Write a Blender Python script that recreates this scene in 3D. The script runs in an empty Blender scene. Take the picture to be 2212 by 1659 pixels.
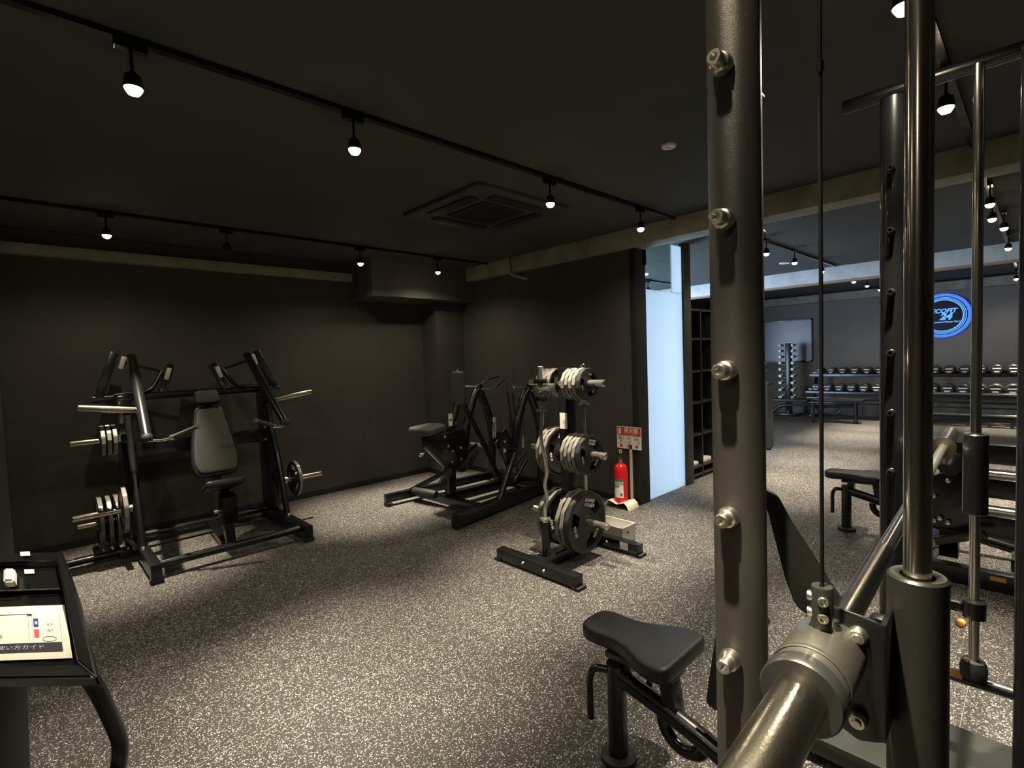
import bpy, bmesh, math, random
from mathutils import Vector, Matrix
V = Vector
PI = math.pi
random.seed(7)
C = bpy.context.scene.collection

# ------------------------------------------------------------------ camera
cam_d = bpy.data.cameras.new('camera'); cam = bpy.data.objects.new('camera', cam_d); C.objects.link(cam)
cam_d.sensor_width = 36; cam_d.lens = 1094.95/2212*36; cam_d.clip_start = .01; cam_d.clip_end = 60
_y, _p, _r = 0.80836236, -0.04999494, -0.03619516
fw = V((math.cos(_y)*math.cos(_p), math.sin(_y)*math.cos(_p), math.sin(_p)))
rt = V((math.sin(_y), -math.cos(_y), 0)); up = rt.cross(fw)
r2 = rt*math.cos(_r)+up*math.sin(_r); u2 = -rt*math.sin(_r)+up*math.cos(_r)
M = Matrix((r2, u2, -fw)).transposed().to_4x4(); M.translation = V((0, 0, 1.5))
cam.matrix_world = M
bpy.context.scene.camera = cam
vs = bpy.context.scene.view_settings
vs.view_transform = 'Standard'; vs.look = 'None'; vs.gamma = 1; vs.exposure = 0.0; vs.use_curve_mapping = False
w = bpy.data.worlds.new('world'); bpy.context.scene.world = w; w.use_nodes = True
w.node_tree.nodes['Background'].inputs[0].default_value = (.5, .6, .8, 1)
w.node_tree.nodes['Background'].inputs[1].default_value = .02
BEAM_W, SPILL_W, DOWN_C = 320.0, 12.5, (1.0, .885, .69)
WINDOW_E = 14.0

# ------------------------------------------------------------------ materials
def mat(name, col, rough=.5, metal=0, coat=0, spec=.5, bump=0, bscale=200, noise=0, nscale=30, emit=None, estr=0, trans=0):
    m = bpy.data.materials.new(name); m.use_nodes = True; nt = m.node_tree; b = nt.nodes['Principled BSDF']
    b.inputs['Base Color'].default_value = (*col, 1); b.inputs['Roughness'].default_value = rough
    b.inputs['Metallic'].default_value = metal; b.inputs['Coat Weight'].default_value = coat
    b.inputs['Specular IOR Level'].default_value = spec; b.inputs['Transmission Weight'].default_value = trans
    if emit: b.inputs['Emission Color'].default_value = (*emit, 1); b.inputs['Emission Strength'].default_value = estr
    tc = nt.nodes.new('ShaderNodeTexCoord')
    n = nt.nodes.new('ShaderNodeTexNoise'); n.inputs['Scale'].default_value = nscale; n.inputs['Detail'].default_value = 4
    nt.links.new(tc.outputs['Object'], n.inputs['Vector'])
    if noise:
        r = nt.nodes.new('ShaderNodeValToRGB'); r.color_ramp.elements[0].position = .3; r.color_ramp.elements[1].position = .7
        r.color_ramp.elements[0].color = (*[c*(1-noise) for c in col], 1); r.color_ramp.elements[1].color = (*[min(1, c*(1+noise)) for c in col], 1)
        nt.links.new(n.outputs['Fac'], r.inputs[0]); nt.links.new(r.outputs[0], b.inputs['Base Color'])
    if bump:
        n2 = nt.nodes.new('ShaderNodeTexNoise'); n2.inputs['Scale'].default_value = bscale; n2.inputs['Detail'].default_value = 3
        nt.links.new(tc.outputs['Object'], n2.inputs['Vector'])
        bp = nt.nodes.new('ShaderNodeBump'); bp.inputs['Strength'].default_value = bump; bp.inputs['Distance'].default_value = .002
        nt.links.new(n2.outputs['Fac'], bp.inputs['Height']); nt.links.new(bp.outputs[0], b.inputs['Normal'])
    return m

def floor_mat():
    m = bpy.data.materials.new('rubber_floor'); m.use_nodes = True; nt = m.node_tree; b = nt.nodes['Principled BSDF']; L = nt.links.new
    tc = nt.nodes.new('ShaderNodeTexCoord')
    dn = nt.nodes.new('ShaderNodeTexNoise'); dn.inputs['Scale'].default_value = 110; dn.inputs['Detail'].default_value = 2
    L(tc.outputs['Object'], dn.inputs['Vector'])
    mx = nt.nodes.new('ShaderNodeVectorMath'); mx.operation = 'SCALE'; mx.inputs['Scale'].default_value = .016
    L(dn.outputs['Color'], mx.inputs[0])
    ad = nt.nodes.new('ShaderNodeVectorMath'); L(tc.outputs['Object'], ad.inputs[0]); L(mx.outputs[0], ad.inputs[1])
    vo = nt.nodes.new('ShaderNodeTexVoronoi'); vo.voronoi_dimensions = '2D'; vo.inputs['Scale'].default_value = 190; L(ad.outputs[0], vo.inputs['Vector'])
    sp = nt.nodes.new('ShaderNodeSeparateColor'); L(vo.outputs['Color'], sp.inputs[0])
    r1 = nt.nodes.new('ShaderNodeMath'); r1.operation = 'GREATER_THAN'; r1.inputs[1].default_value = .70; L(sp.outputs[0], r1.inputs[0])
    r2_ = nt.nodes.new('ShaderNodeMath'); r2_.operation = 'LESS_THAN'; r2_.inputs[1].default_value = .36; L(vo.outputs['Distance'], r2_.inputs[0])
    mu = nt.nodes.new('ShaderNodeMath'); mu.operation = 'MULTIPLY'; L(r1.outputs[0], mu.inputs[0]); L(r2_.outputs[0], mu.inputs[1])
    cr = nt.nodes.new('ShaderNodeMix'); cr.data_type = 'RGBA'; cr.inputs[6].default_value = (.045, .042, .037, 1); cr.inputs[7].default_value = (.50, .47, .42, 1)
    fv = nt.nodes.new('ShaderNodeMix'); fv.data_type = 'RGBA'; fv.inputs[6].default_value = (.20, .19, .17, 1); fv.inputs[7].default_value = (.90, .87, .80, 1)
    L(sp.outputs[1], fv.inputs[0]); L(fv.outputs[2], cr.inputs[7]); L(mu.outputs[0], cr.inputs[0])
    # hairline seams between the rubber sheets, running along x
    sx_ = nt.nodes.new('ShaderNodeSeparateXYZ'); L(tc.outputs['Object'], sx_.inputs[0])
    a1_ = nt.nodes.new('ShaderNodeMath'); a1_.operation = 'SUBTRACT'; a1_.inputs[1].default_value = 2.206; L(sx_.outputs[1], a1_.inputs[0])
    p1_ = nt.nodes.new('ShaderNodeMath'); p1_.operation = 'PINGPONG'; p1_.inputs[1].default_value = .50; L(a1_.outputs[0], p1_.inputs[0])
    l1_ = nt.nodes.new('ShaderNodeMath'); l1_.operation = 'LESS_THAN'; l1_.inputs[1].default_value = .0011; L(p1_.outputs[0], l1_.inputs[0])
    sm_ = nt.nodes.new('ShaderNodeMix'); sm_.data_type = 'RGBA'; sm_.inputs[7].default_value = (.30, .28, .23, 1)
    L(l1_.outputs[0], sm_.inputs[0]); L(cr.outputs[2], sm_.inputs[6])
    L(sm_.outputs[2], b.inputs['Base Color']); b.inputs['Roughness'].default_value = .62; b.inputs['Specular IOR Level'].default_value = .35
    bp = nt.nodes.new('ShaderNodeBump'); bp.inputs['Strength'].default_value = .35; bp.inputs['Distance'].default_value = .002
    n3 = nt.nodes.new('ShaderNodeTexNoise'); n3.inputs['Scale'].default_value = 260; L(tc.outputs['Object'], n3.inputs['Vector'])
    L(n3.outputs['Fac'], bp.inputs['Height']); L(bp.outputs[0], b.inputs['Normal'])
    return m

def concrete(name, c0, c1):
    m = mat(name, c0, .85, bump=.5, bscale=60); nt = m.node_tree; b = nt.nodes['Principled BSDF']
    tc = [n for n in nt.nodes if n.type == 'TEX_COORD'][0]
    n = nt.nodes.new('ShaderNodeTexNoise'); n.inputs['Scale'].default_value = 5; n.inputs['Detail'].default_value = 8; n.inputs['Roughness'].default_value = .65
    nt.links.new(tc.outputs['Object'], n.inputs['Vector'])
    r = nt.nodes.new('ShaderNodeValToRGB'); r.color_ramp.elements[0].position = .35; r.color_ramp.elements[1].position = .68
    r.color_ramp.elements[0].color = (*c0, 1); r.color_ramp.elements[1].color = (*c1, 1)
    nt.links.new(n.outputs['Fac'], r.inputs[0]); nt.links.new(r.outputs[0], b.inputs['Base Color'])
    return m

def frost_mat():
    m = bpy.data.materials.new('frosted_film'); m.use_nodes = True; nt = m.node_tree; nt.nodes.clear(); L = nt.links.new
    o = nt.nodes.new('ShaderNodeOutputMaterial'); t = nt.nodes.new('ShaderNodeBsdfTranslucent'); d = nt.nodes.new('ShaderNodeBsdfDiffuse')
    g = nt.nodes.new('ShaderNodeBsdfGlossy'); g.inputs['Roughness'].default_value = .08
    t.inputs[0].default_value = (.95, .98, .98, 1); d.inputs[0].default_value = (.6, .66, .7, 1)
    a = nt.nodes.new('ShaderNodeMixShader'); a.inputs[0].default_value = .25; L(t.outputs[0], a.inputs[1]); L(d.outputs[0], a.inputs[2])
    c = nt.nodes.new('ShaderNodeMixShader'); c.inputs[0].default_value = .05; L(a.outputs[0], c.inputs[1]); L(g.outputs[0], c.inputs[2]); L(c.outputs[0], o.inputs[0])
    return m

def glass_mat():
    m = bpy.data.materials.new('clear_glass'); m.use_nodes = True; nt = m.node_tree; nt.nodes.clear(); L = nt.links.new
    o = nt.nodes.new('ShaderNodeOutputMaterial'); t = nt.nodes.new('ShaderNodeBsdfTransparent'); g = nt.nodes.new('ShaderNodeBsdfGlossy')
    t.inputs[0].default_value = (.86, .95, .93, 1); g.inputs['Roughness'].default_value = .02
    c = nt.nodes.new('ShaderNodeMixShader'); c.inputs[0].default_value = .07; L(t.outputs[0], c.inputs[1]); L(g.outputs[0], c.inputs[2]); L(c.outputs[0], o.inputs[0])
    return m

def emis(name, col, s):
    m = bpy.data.materials.new(name); m.use_nodes = True; b = m.node_tree.nodes['Principled BSDF']
    b.inputs['Base Color'].default_value = (0, 0, 0, 1); b.inputs['Emission Color'].default_value = (*col, 1); b.inputs['Emission Strength'].default_value = s
    return m

FLOOR = floor_mat()
WALL = mat('charcoal_wall', (.066, .062, .054), .9, bump=.25, bscale=350, noise=.06, nscale=3, spec=.2)
CEIL = mat('dark_ceiling', (.066, .068, .064), .9, noise=.05, nscale=2, spec=.2)
BASE = mat('black_baseboard', (.010, .010, .010), .6)
CONC = concrete('raw_concrete', (.20, .185, .15), (.34, .32, .27))
CONC2 = concrete('pale_concrete', (.52, .53, .53), (.70, .70, .68))
STEEL = mat('black_powdercoat', (.0065, .0065, .007), .27, coat=.25, bump=.06, bscale=500)
UPR = mat('textured_grey_steel', (.078, .073, .062), .38, metal=.55, bump=.35, bscale=900)
CARR = mat('satin_graphite', (.030, .029, .024), .38, metal=.25, bump=.1, bscale=700)
PLASTIC = mat('black_plastic', (.005, .005, .0055), .3)
RUBBER = mat('black_rubber', (.014, .014, .014), .6)
PLATE = mat('plate_rubber', (.020, .019, .017), .42)
RIM = mat('plate_rim_sheen', (.15, .14, .12), .38)  # greyer than the plate rubber: lamp sheen on the rims put into the colour
CHROME = mat('chrome', (.88, .85, .76), .15, metal=.93)
ROD = mat('polished_rod', (.82, .79, .70), .17, metal=1)
BEAR = mat('bare_bearing', (.72, .70, .60), .35, metal=.5)
BRUSH = mat('brushed_steel', (.42, .39, .31), .24, metal=1, bump=.12, bscale=300)
FIT = mat('dark_fitting', (.10, .10, .09), .3, metal=.85)
SILVER = mat('cast_aluminium', (.27, .26, .215), .33, metal=.92, bump=.1, bscale=400)
ZINC = mat('zinc_bolt', (.85, .82, .70), .3, metal=1)
PAD = mat('grey_upholstery', (.060, .057, .050), .55, bump=.35, bscale=600)
PADB = mat('black_upholstery', (.008, .0085, .0095), .42, bump=.3, bscale=600)
GRIP = mat('ribbed_grip', (.05, .047, .042), .6)
WHITE = mat('white_label', (.78, .75, .68), .5)
PAPER = mat('laminated_paper', (.80, .78, .66), .35)
INK = mat('dark_ink', (.02, .018, .03), .5)
GREYINK = mat('grey_ink', (.30, .29, .26), .6)
RED = mat('extinguisher_red', (.62, .012, .016), .22, coat=.5)
SRED = mat('sign_red', (.60, .05, .03), .5)
PINK = mat('print_pink', (.66, .08, .10), .5)
BLUE = mat('print_blue', (.02, .04, .24), .5)
GREEN = mat('label_green', (.07, .15, .09), .5)
CREAM = mat('cream_plastic', (.72, .64, .50), .45)
CRATE = mat('translucent_crate', (.62, .60, .54), .5)
YEL = mat('amber_knob', (.55, .27, .07), .45)
BOARD = mat('whiteboard_face', (.22, .225, .26), .25)
FROST = frost_mat(); GLASS = glass_mat()
BULB = emis('lit_bulb', (1, .78, .5), 60)
SKY = emis('daylight_glass', (.54, .74, 1.0), WINDOW_E)
NEON = emis('neon_blue', (.07, .22, 1.0), 1.1)
NEON2 = emis('neon_pale', (.13, .42, 1.0), 1.3)
UNDER = mat('orange_edge', (.45, .30, .22), .6)

# ------------------------------------------------------------------ mesh helpers
class MB:
    def __init__(s): s.bm = bmesh.new(); s.mi = 0
    def _mark(s, faces):
        for f in faces: f.material_index = s.mi
    def box(s, c, d, R=None, bev=0.0):
        b = bmesh.new(); bmesh.ops.create_cube(b, size=1)
        for v in b.verts: v.co = V((v.co.x*d[0], v.co.y*d[1], v.co.z*d[2]))
        if bev: bmesh.ops.bevel(b, geom=list(b.edges), offset=bev, segments=2, profile=.6, affect='EDGES')
        m = (R.to_4x4() if R else Matrix.Identity(4)); m.translation = V(c)
        b.transform(m); s.add(b); return s
    def box2(s, a, b, bev=0.0):
        return s.box([(a[i]+b[i])/2 for i in range(3)], [abs(b[i]-a[i]) for i in range(3)], None, bev)
    def add(s, b):
        s._mark2(b); me = bpy.data.meshes.new('t'); b.to_mesh(me); b.free(); s.bm.from_mesh(me); bpy.data.meshes.remove(me)
    def _mark2(s, b):
        for f in b.faces: f.material_index = s.mi
    def bar(s, a, b, wd, ht, upv=(0, 0, 1), bev=.004):
        a, b = V(a), V(b); z = (b-a); L = z.length; z.normalize(); u = V(upv)
        x = z.cross(u)
        if x.length < 1e-4: x = V((1, 0, 0))
        x.normalize(); y = x.cross(z)
        R = Matrix((x, z, y)).transposed()
        return s.box((a+b)/2, (wd, L, ht), R, bev)
    def tube(s, pts, r, seg=16, cap=True, flat=1.0):
        pts = [V(p) for p in pts]; n = len(pts); rs = r if isinstance(r, (list, tuple)) else [r]*n
        T = []
        for i in range(n):
            if i == 0: t = pts[1]-pts[0]
            elif i == n-1: t = pts[-1]-pts[-2]
            else: t = (pts[i+1]-pts[i]).normalized()+(pts[i]-pts[i-1]).normalized()
            T.append(t.normalized())
        a = V((0, 0, 1)) if abs(T[0].z) < .9 else V((1, 0, 0))
        x = T[0].cross(a).normalized(); rings = []; b = bmesh.new()
        for i in range(n):
            x = (x-T[i]*x.dot(T[i])).normalized(); y = T[i].cross(x)
            rings.append([b.verts.new(pts[i]+(x*math.cos(q)+y*math.sin(q)*flat)*rs[i]) for q in [2*PI*k/seg for k in range(seg)]])
        for i in range(n-1):
            for k in range(seg):
                b.faces.new((rings[i][k], rings[i][(k+1) % seg], rings[i+1][(k+1) % seg], rings[i+1][k]))
        if cap: b.faces.new(rings[0][::-1]); b.faces.new(rings[-1])
        bmesh.ops.recalc_face_normals(b, faces=b.faces)
        s.add(b); return s
    def cyl(s, a, b, r, seg=24, rb=None):
        return s.tube([a, b], [r, r if rb is None else rb], seg)
    def lathe(s, prof, o=(0, 0, 0), ax=(0, 0, 1), seg=32, close=False):
        z = V(ax).normalized(); a = V((1, 0, 0)) if abs(z.x) < .9 else V((0, 1, 0)); x = z.cross(a).normalized(); y = z.cross(x); o = V(o)
        b = bmesh.new(); rings = []
        for (r, h) in prof:
            if r < 1e-6: rings.append([b.verts.new(o+z*h)])
            else: rings.append([b.verts.new(o+z*h+(x*math.cos(2*PI*k/seg)+y*math.sin(2*PI*k/seg))*r) for k in range(seg)])
        pr = list(zip(rings, rings[1:]))
        if close: pr.append((rings[-1], rings[0]))
        for A, B in pr:
            for k in range(seg):
                q = [A[k % len(A)], A[(k+1) % len(A)], B[(k+1) % len(B)], B[k % len(B)]]; u = []
                for v in q:
                    if v not in u: u.append(v)
                if len(u) > 2: b.faces.new(u)
        bmesh.ops.recalc_face_normals(b, faces=b.faces); s.add(b); return s
    def prism(s, poly, o, u, v, th, bev=0.0, seg=2):
        """poly in (u,v) axes at o, extruded by th along u x v"""
        o, u, v = V(o), V(u), V(v); n = u.cross(v).normalized(); b = bmesh.new()
        A = [b.verts.new(o+u*p[0]+v*p[1]) for p in poly]; B = [b.verts.new(o+u*p[0]+v*p[1]+n*th) for p in poly]
        f1 = b.faces.new(A[::-1]); f2 = b.faces.new(B); k = len(poly)
        for i in range(k): b.faces.new((A[i], A[(i+1) % k], B[(i+1) % k], B[i]))
        bmesh.ops.recalc_face_normals(b, faces=b.faces)
        if bev:
            es = set(f1.edges) | set(f2.edges)
            bmesh.ops.bevel(b, geom=list(es), offset=bev, segments=seg, profile=.5, affect='EDGES', clamp_overlap=True)
        s.add(b); return s

def rnd(p, r, n=5):
    """round the corners of a 2-D polygon"""
    out = []; k = len(p)
    for i in range(k):
        a, b, c = V(p[i-1]), V(p[i]), V(p[(i+1) % k]); ri = r[i] if isinstance(r, (list, tuple)) else r
        d1, d2 = (a-b), (c-b); t = min(ri, d1.length*.48, d2.length*.48); q1 = b+d1.normalized()*t; q2 = b+d2.normalized()*t
        for j in range(n+1):
            f = j/n; out.append(tuple(q1*(1-f)**2+b*2*f*(1-f)+q2*f*f))
    return out

def bend(pts, r, n=5):
    pts = [V(p) for p in pts]; out = [pts[0]]
    for i in range(1, len(pts)-1):
        a, b, c = pts[i-1], pts[i], pts[i+1]; d1, d2 = a-b, c-b; t = min(r, d1.length*.48, d2.length*.48)
        q1 = b+d1.normalized()*t; q2 = b+d2.normalized()*t
        for j in range(n+1):
            f = j/n; out.append(q1*(1-f)**2+b*2*f*(1-f)+q2*f*f)
    out.append(pts[-1]); return out

def worldloc(o):
    p = V((0, 0, 0))
    while o: p = p+V(o.location); o = o.parent
    return p

SPLIT = {'bolt', 'set_screw', 'base_beam', 'frame_post', 'cross_beam', 'cross_tube', 'base_foot', 'lower_rail', 'shelf_rail', 'seat_bracket',
         'pivot_link', 'hand_grip', 'handle', 'bearing', 'rack_beam', 'hand_slot', 'sensor_dot', 'frame_strut', 'chest_post', 'pad_post',
         'end_frame', 'bench_frame', 'dumbbell_head', 'carry_handle'}
def obj(name, mb, mats, parent=None, loc=None, label=None, smooth=38):
    """link ONE mesh; vertices are given in world space, the origin goes to loc (or the parent's origin)"""
    if name in SPLIT and parent is not None:
        left = set(mb.bm.verts); isl = []
        while left:
            st_ = [left.pop()]; grp = set(st_)
            while st_:
                for e in st_.pop().link_edges:
                    for v in e.verts:
                        if v in left: left.discard(v); grp.add(v); st_.append(v)
            isl.append(grp)
        if len(isl) > 1:
            first = None; isl.sort(key=lambda g: tuple(round(c, 5) for c in min((tuple(v.co) for v in g))))
            for g in isl:
                m2 = MB(); mp = {v: m2.bm.verts.new(v.co) for v in g}
                for f_ in {f_ for v in g for f_ in v.link_faces}:
                    nf = m2.bm.faces.new([mp[v] for v in f_.verts]); nf.material_index = f_.material_index
                o_ = obj(name, m2, mats, parent, loc, label, smooth); first = first or o_
            mb.bm.free(); return first
    me = bpy.data.meshes.new(name); po = worldloc(parent) if parent else V((0, 0, 0))
    at = V(loc) if loc is not None else po
    mb.bm.transform(Matrix.Translation(-at)); mb.bm.to_mesh(me); mb.bm.free()
    for m in (mats if isinstance(mats, (list, tuple)) else [mats]): me.materials.append(m)
    for p in me.polygons: p.use_smooth = True
    me.set_sharp_from_angle(angle=math.radians(smooth))
    o = bpy.data.objects.new(name, me); C.objects.link(o); o.parent = parent; o.location = at-po
    if label: o['label'] = label
    return o

def tag(o, label, cat, group=None):
    o['label'] = label; o['category'] = cat
    if group: o['group'] = group
    return o

def thing(name, label, cat, loc, group=None):
    o = bpy.data.objects.new(name, None); C.objects.link(o); o.location = loc; o.empty_display_size = .1
    return tag(o, label, cat, group)

def struct(name, mb, m, parent=None):
    o = obj(name, mb, m, parent)
    if parent is None: o['kind'] = 'structure'
    return o

def text(name, s, size, o, u, v, m, parent, ext=.0006, align='CENTER', shear=0, bold=0):
    cu = bpy.data.curves.new('t', 'FONT'); cu.body = s; cu.size = size; cu.extrude = ext; cu.align_x = align; cu.align_y = 'CENTER'
    cu.shear = shear; cu.offset = bold; cu.resolution_u = 3
    t = bpy.data.objects.new('t', cu); C.objects.link(t); bpy.context.view_layer.update()
    me = bpy.data.meshes.new_from_object(t); bpy.data.objects.remove(t); bpy.data.curves.remove(cu)
    u, v = V(u).normalized(), V(v).normalized(); n = u.cross(v); R = Matrix((u, v, n)).transposed().to_4x4(); R.translation = V(o)-worldloc(parent)
    me.transform(R); me.name = name; me.materials.clear(); me.materials.append(m)
    ob = bpy.data.objects.new(name, me); C.objects.link(ob); ob.parent = parent
    return ob

def dup(root, loc, rot=None, label=None, group=None):
    r = root.copy(); C.objects.link(r); r.location = loc
    if rot is not None: r.rotation_euler = rot
    if label: r['label'] = label
    if group: r['group'] = group
    for ch in list(root.children):
        c = ch.copy(); C.objects.link(c); c.parent = r
        for g in list(ch.children):
            d = g.copy(); C.objects.link(d); d.parent = c
    return r

ORD = ['first', 'second', 'third', 'fourth', 'fifth', 'sixth', 'seventh', 'eighth', 'ninth', 'tenth', 'eleventh', 'twelfth', 'thirteenth', 'fourteenth', 'fifteenth', 'sixteenth']

# ------------------------------------------------------------------ the setting
X0, X1, Y0, Y1, ZC = -2.6, 12.9, -3.2, 5.78, 2.70
struct('floor', MB().box2((X0-.2, Y0-.2, -.12), (X1+.2, Y1+.4, 0)), FLOOR)
struct('ceiling', MB().box2((X0-.2, Y0-.2, ZC), (X1+.2, Y1+.4, ZC+.12)), CEIL)
struct('wall_left', MB().box2((X0, Y1, 0), (4.45, Y1+.15, ZC)), WALL)
struct('wall_entry', MB().box2((4.45, Y1, 0), (5.0, Y1+.15, ZC)).box2((8.6, Y1, 0), (X1, Y1+.15, ZC)).box2((5.0, Y1, 0), (8.6, Y1+.15, .15)).box2((5.0, Y1, 2.45), (8.6, Y1+.15, ZC)), WALL)
struct('wall_partition', MB().box2((4.33, 2.80, 0), (4.46, Y1, ZC)), WALL)
struct('wall_far', MB().box2((X1, Y0, 0), (X1+.15, Y1, ZC)), mat('grey_far_wall', (.20, .185, .17), .85, noise=.05, nscale=3, spec=.2))
struct('wall_back', MB().box2((X0-.15, Y0, 0), (X0, Y1, ZC)), WALL)
struct('wall_right', MB().box2((X0, Y0-.15, 0), (X1, Y0, ZC)), WALL)
struct('baseboard_left', MB().box2((-.148, Y1-.012, 0), (3.88, Y1, .06)), BASE)
struct('baseboard_partition', MB().box2((4.318, 2.82, 0), (4.33, 5.45, .06)).box2((3.868, 5.45, 0), (3.88, Y1, .06)).box2((3.868, 5.438, 0), (4.33, 5.45, .06)), BASE)
# corner pillar, boxed soffit, column at the left edge
struct('wall_pillar', MB().box2((3.88, 5.45, 0), (4.33, Y1, ZC)), WALL)
struct('trim_1', MB().box2((2.87, 5.22, 2.27), (4.33, Y1, ZC)), mat('soffit_paint', (.075, .072, .066), .8))
struct('wall_column', MB().box2((-.78, 5.32, 0), (-.148, Y1, ZC)), WALL)
# concrete beams
struct('trim_2', MB().box2((-.78, 5.69, 2.485), (2.87, Y1, 2.575), .004), CONC)
struct('trim_3', MB().box2((4.23, Y0, 2.53), (4.46, 5.45, ZC), .006), CONC)
struct('trim_4', MB().box2((8.80, Y0, 2.49), (8.98, Y1, ZC), .006), CONC2)
struct('trim_5', MB().box2((8.797, Y0, 2.472), (8.99, Y1, 2.489)), UNDER)  # thin orange strip standing for the underside of the pale beam
struct('trim_6', MB().box2((12.68, Y0, 2.50), (X1, Y1, 2.66), .006), CONC)
# black jamb of the partition wall end
struct('trim_7', MB().box2((4.315, 2.735, 0), (4.50, 2.80, 2.53), .003).box2((4.45, 2.735, 2.38), (4.52, 2.80, 2.53)), BASE)
# pipe hugging the beam
p = MB().tube(bend([(4.215, 4.40, 2.70), (4.205, 4.37, 2.50), (4.33, 4.28, 2.455), (4.345, 4.20, 2.43)], .05), .018, 12)
tag(obj('conduit_pipe', p, CREAM and mat('pipe_paint', (.30, .26, .20), .6)), 'pale painted pipe bent around the concrete beam', 'pipe')

# entry room window (daylight comes in from the street behind the frosted screen)
wf = MB()
for x in (5.0, 6.2, 7.4, 8.57): wf.box2((x, Y1-.02, .15), (x+.05, Y1+.06, 2.45))
wf.box2((5.0, Y1-.02, .15), (8.62, Y1+.06, .2)).box2((5.0, Y1-.02, 2.4), (8.62, Y1+.06, 2.45))
win = struct('window_1', wf, BASE)
for i, x in enumerate((5.05, 6.25, 7.45)): obj('pane', MB().box2((x, Y1+.04, .2), (x+1.15, Y1+.05, 2.4)), SKY, win)

# frosted glass screen beside the jamb
gs = thing('glass_partition', 'tall frosted glass partition glowing pale blue beside the black jamb', 'glass partition', (4.9, 2.77, 0))
obj('frosted_panel', MB().box2((4.50, 2.765, .003), (5.285, 2.775, 2.15)).box2((5.07, 2.765, 2.15), (5.285, 2.775, 2.66)), FROST, gs, label='pale blue frosted film')
obj('clear_panel', MB().box2((4.50, 2.765, 2.152), (5.068, 2.775, 2.66)), GLASS, gs, label='clear glass corner')
obj('edge_strip', MB().box2((5.286, 2.762, 0), (5.296, 2.778, 2.68)), mat('glass_edge_green', (.25, .42, .34), .2), gs)
struct('trim_8', MB().box2((5.30, 2.74, 0), (5.45, 2.80, ZC), .003), BASE and mat('dark_post', (.03, .029, .026), .6))

# cubby shelf beyond the screen
sh = thing('shoe_shelf', 'tall black cubby shelf beyond the frosted glass', 'shelf', (6.1, 2.93, 0))
SHM = mat('shelf_black', (.022, .021, .020), .5)
f = MB()
for x in (5.46, 5.80, 6.14, 6.48, 6.80): f.box2((x-.012, 2.80, 0), (x+.012, 3.10, 2.0))
obj('upright', f, SHM, sh)
f = MB()
for z in (.03, .13, .51, .89, 1.26, 1.64, 1.98): f.box2((5.46, 2.80, z), (6.80, 3.10, z+.024))
obj('shelf_board', f, SHM, sh)
obj('back_panel', MB().box2((5.46, 3.10, 0), (6.80, 3.115, 2.0)), BASE, sh)
tw = MB().box((5.63, 2.93, .175), (.24, .2, .04), None, .012)
tag(obj('folded_towel', tw, WHITE, loc=(5.63, 2.93, .155)), 'white folded cloth in the left bottom cubby of the black shelf', 'towel')
tw = MB().box((5.97, 2.93, .18), (.24, .2, .05), None, .012)
tag(obj('folded_towel', tw, WHITE, loc=(5.97, 2.93, .155)), 'white folded cloth in the second bottom cubby of the black shelf', 'towel')

# ------------------------------------------------------------------ ceiling things
def track(y, xa, xb, label):
    t = tag(obj('lighting_track', MB().box2((xa, y-.017, ZC-.022), (xb, y+.017, ZC)), STEEL, loc=((xa+xb)/2, y, ZC-.022)), label, 'lighting track')
track(2.27, X0+.1, 4.23, 'long black lighting track crossing the middle of the front ceiling')
track(4.79, X0+.1, 4.23, 'black lighting track nearest the rear charcoal wall')
track(.30, X0+.1, 4.23, 'black lighting track above the foreground lifting machine')
track(.30, 4.6, 8.7, 'black lighting track right of the middle ceiling bay')
track(2.12, 5.2, 8.7, 'black lighting track across the middle ceiling bay')
track(4.44, 4.8, 8.7, 'black lighting track seen through the clear glass corner')
track(.30, 9.1, 12.6, 'black lighting track at right of the farthest ceiling bay')
track(2.07, 9.1, 12.6, 'black lighting track at left of the farthest ceiling bay')

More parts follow.
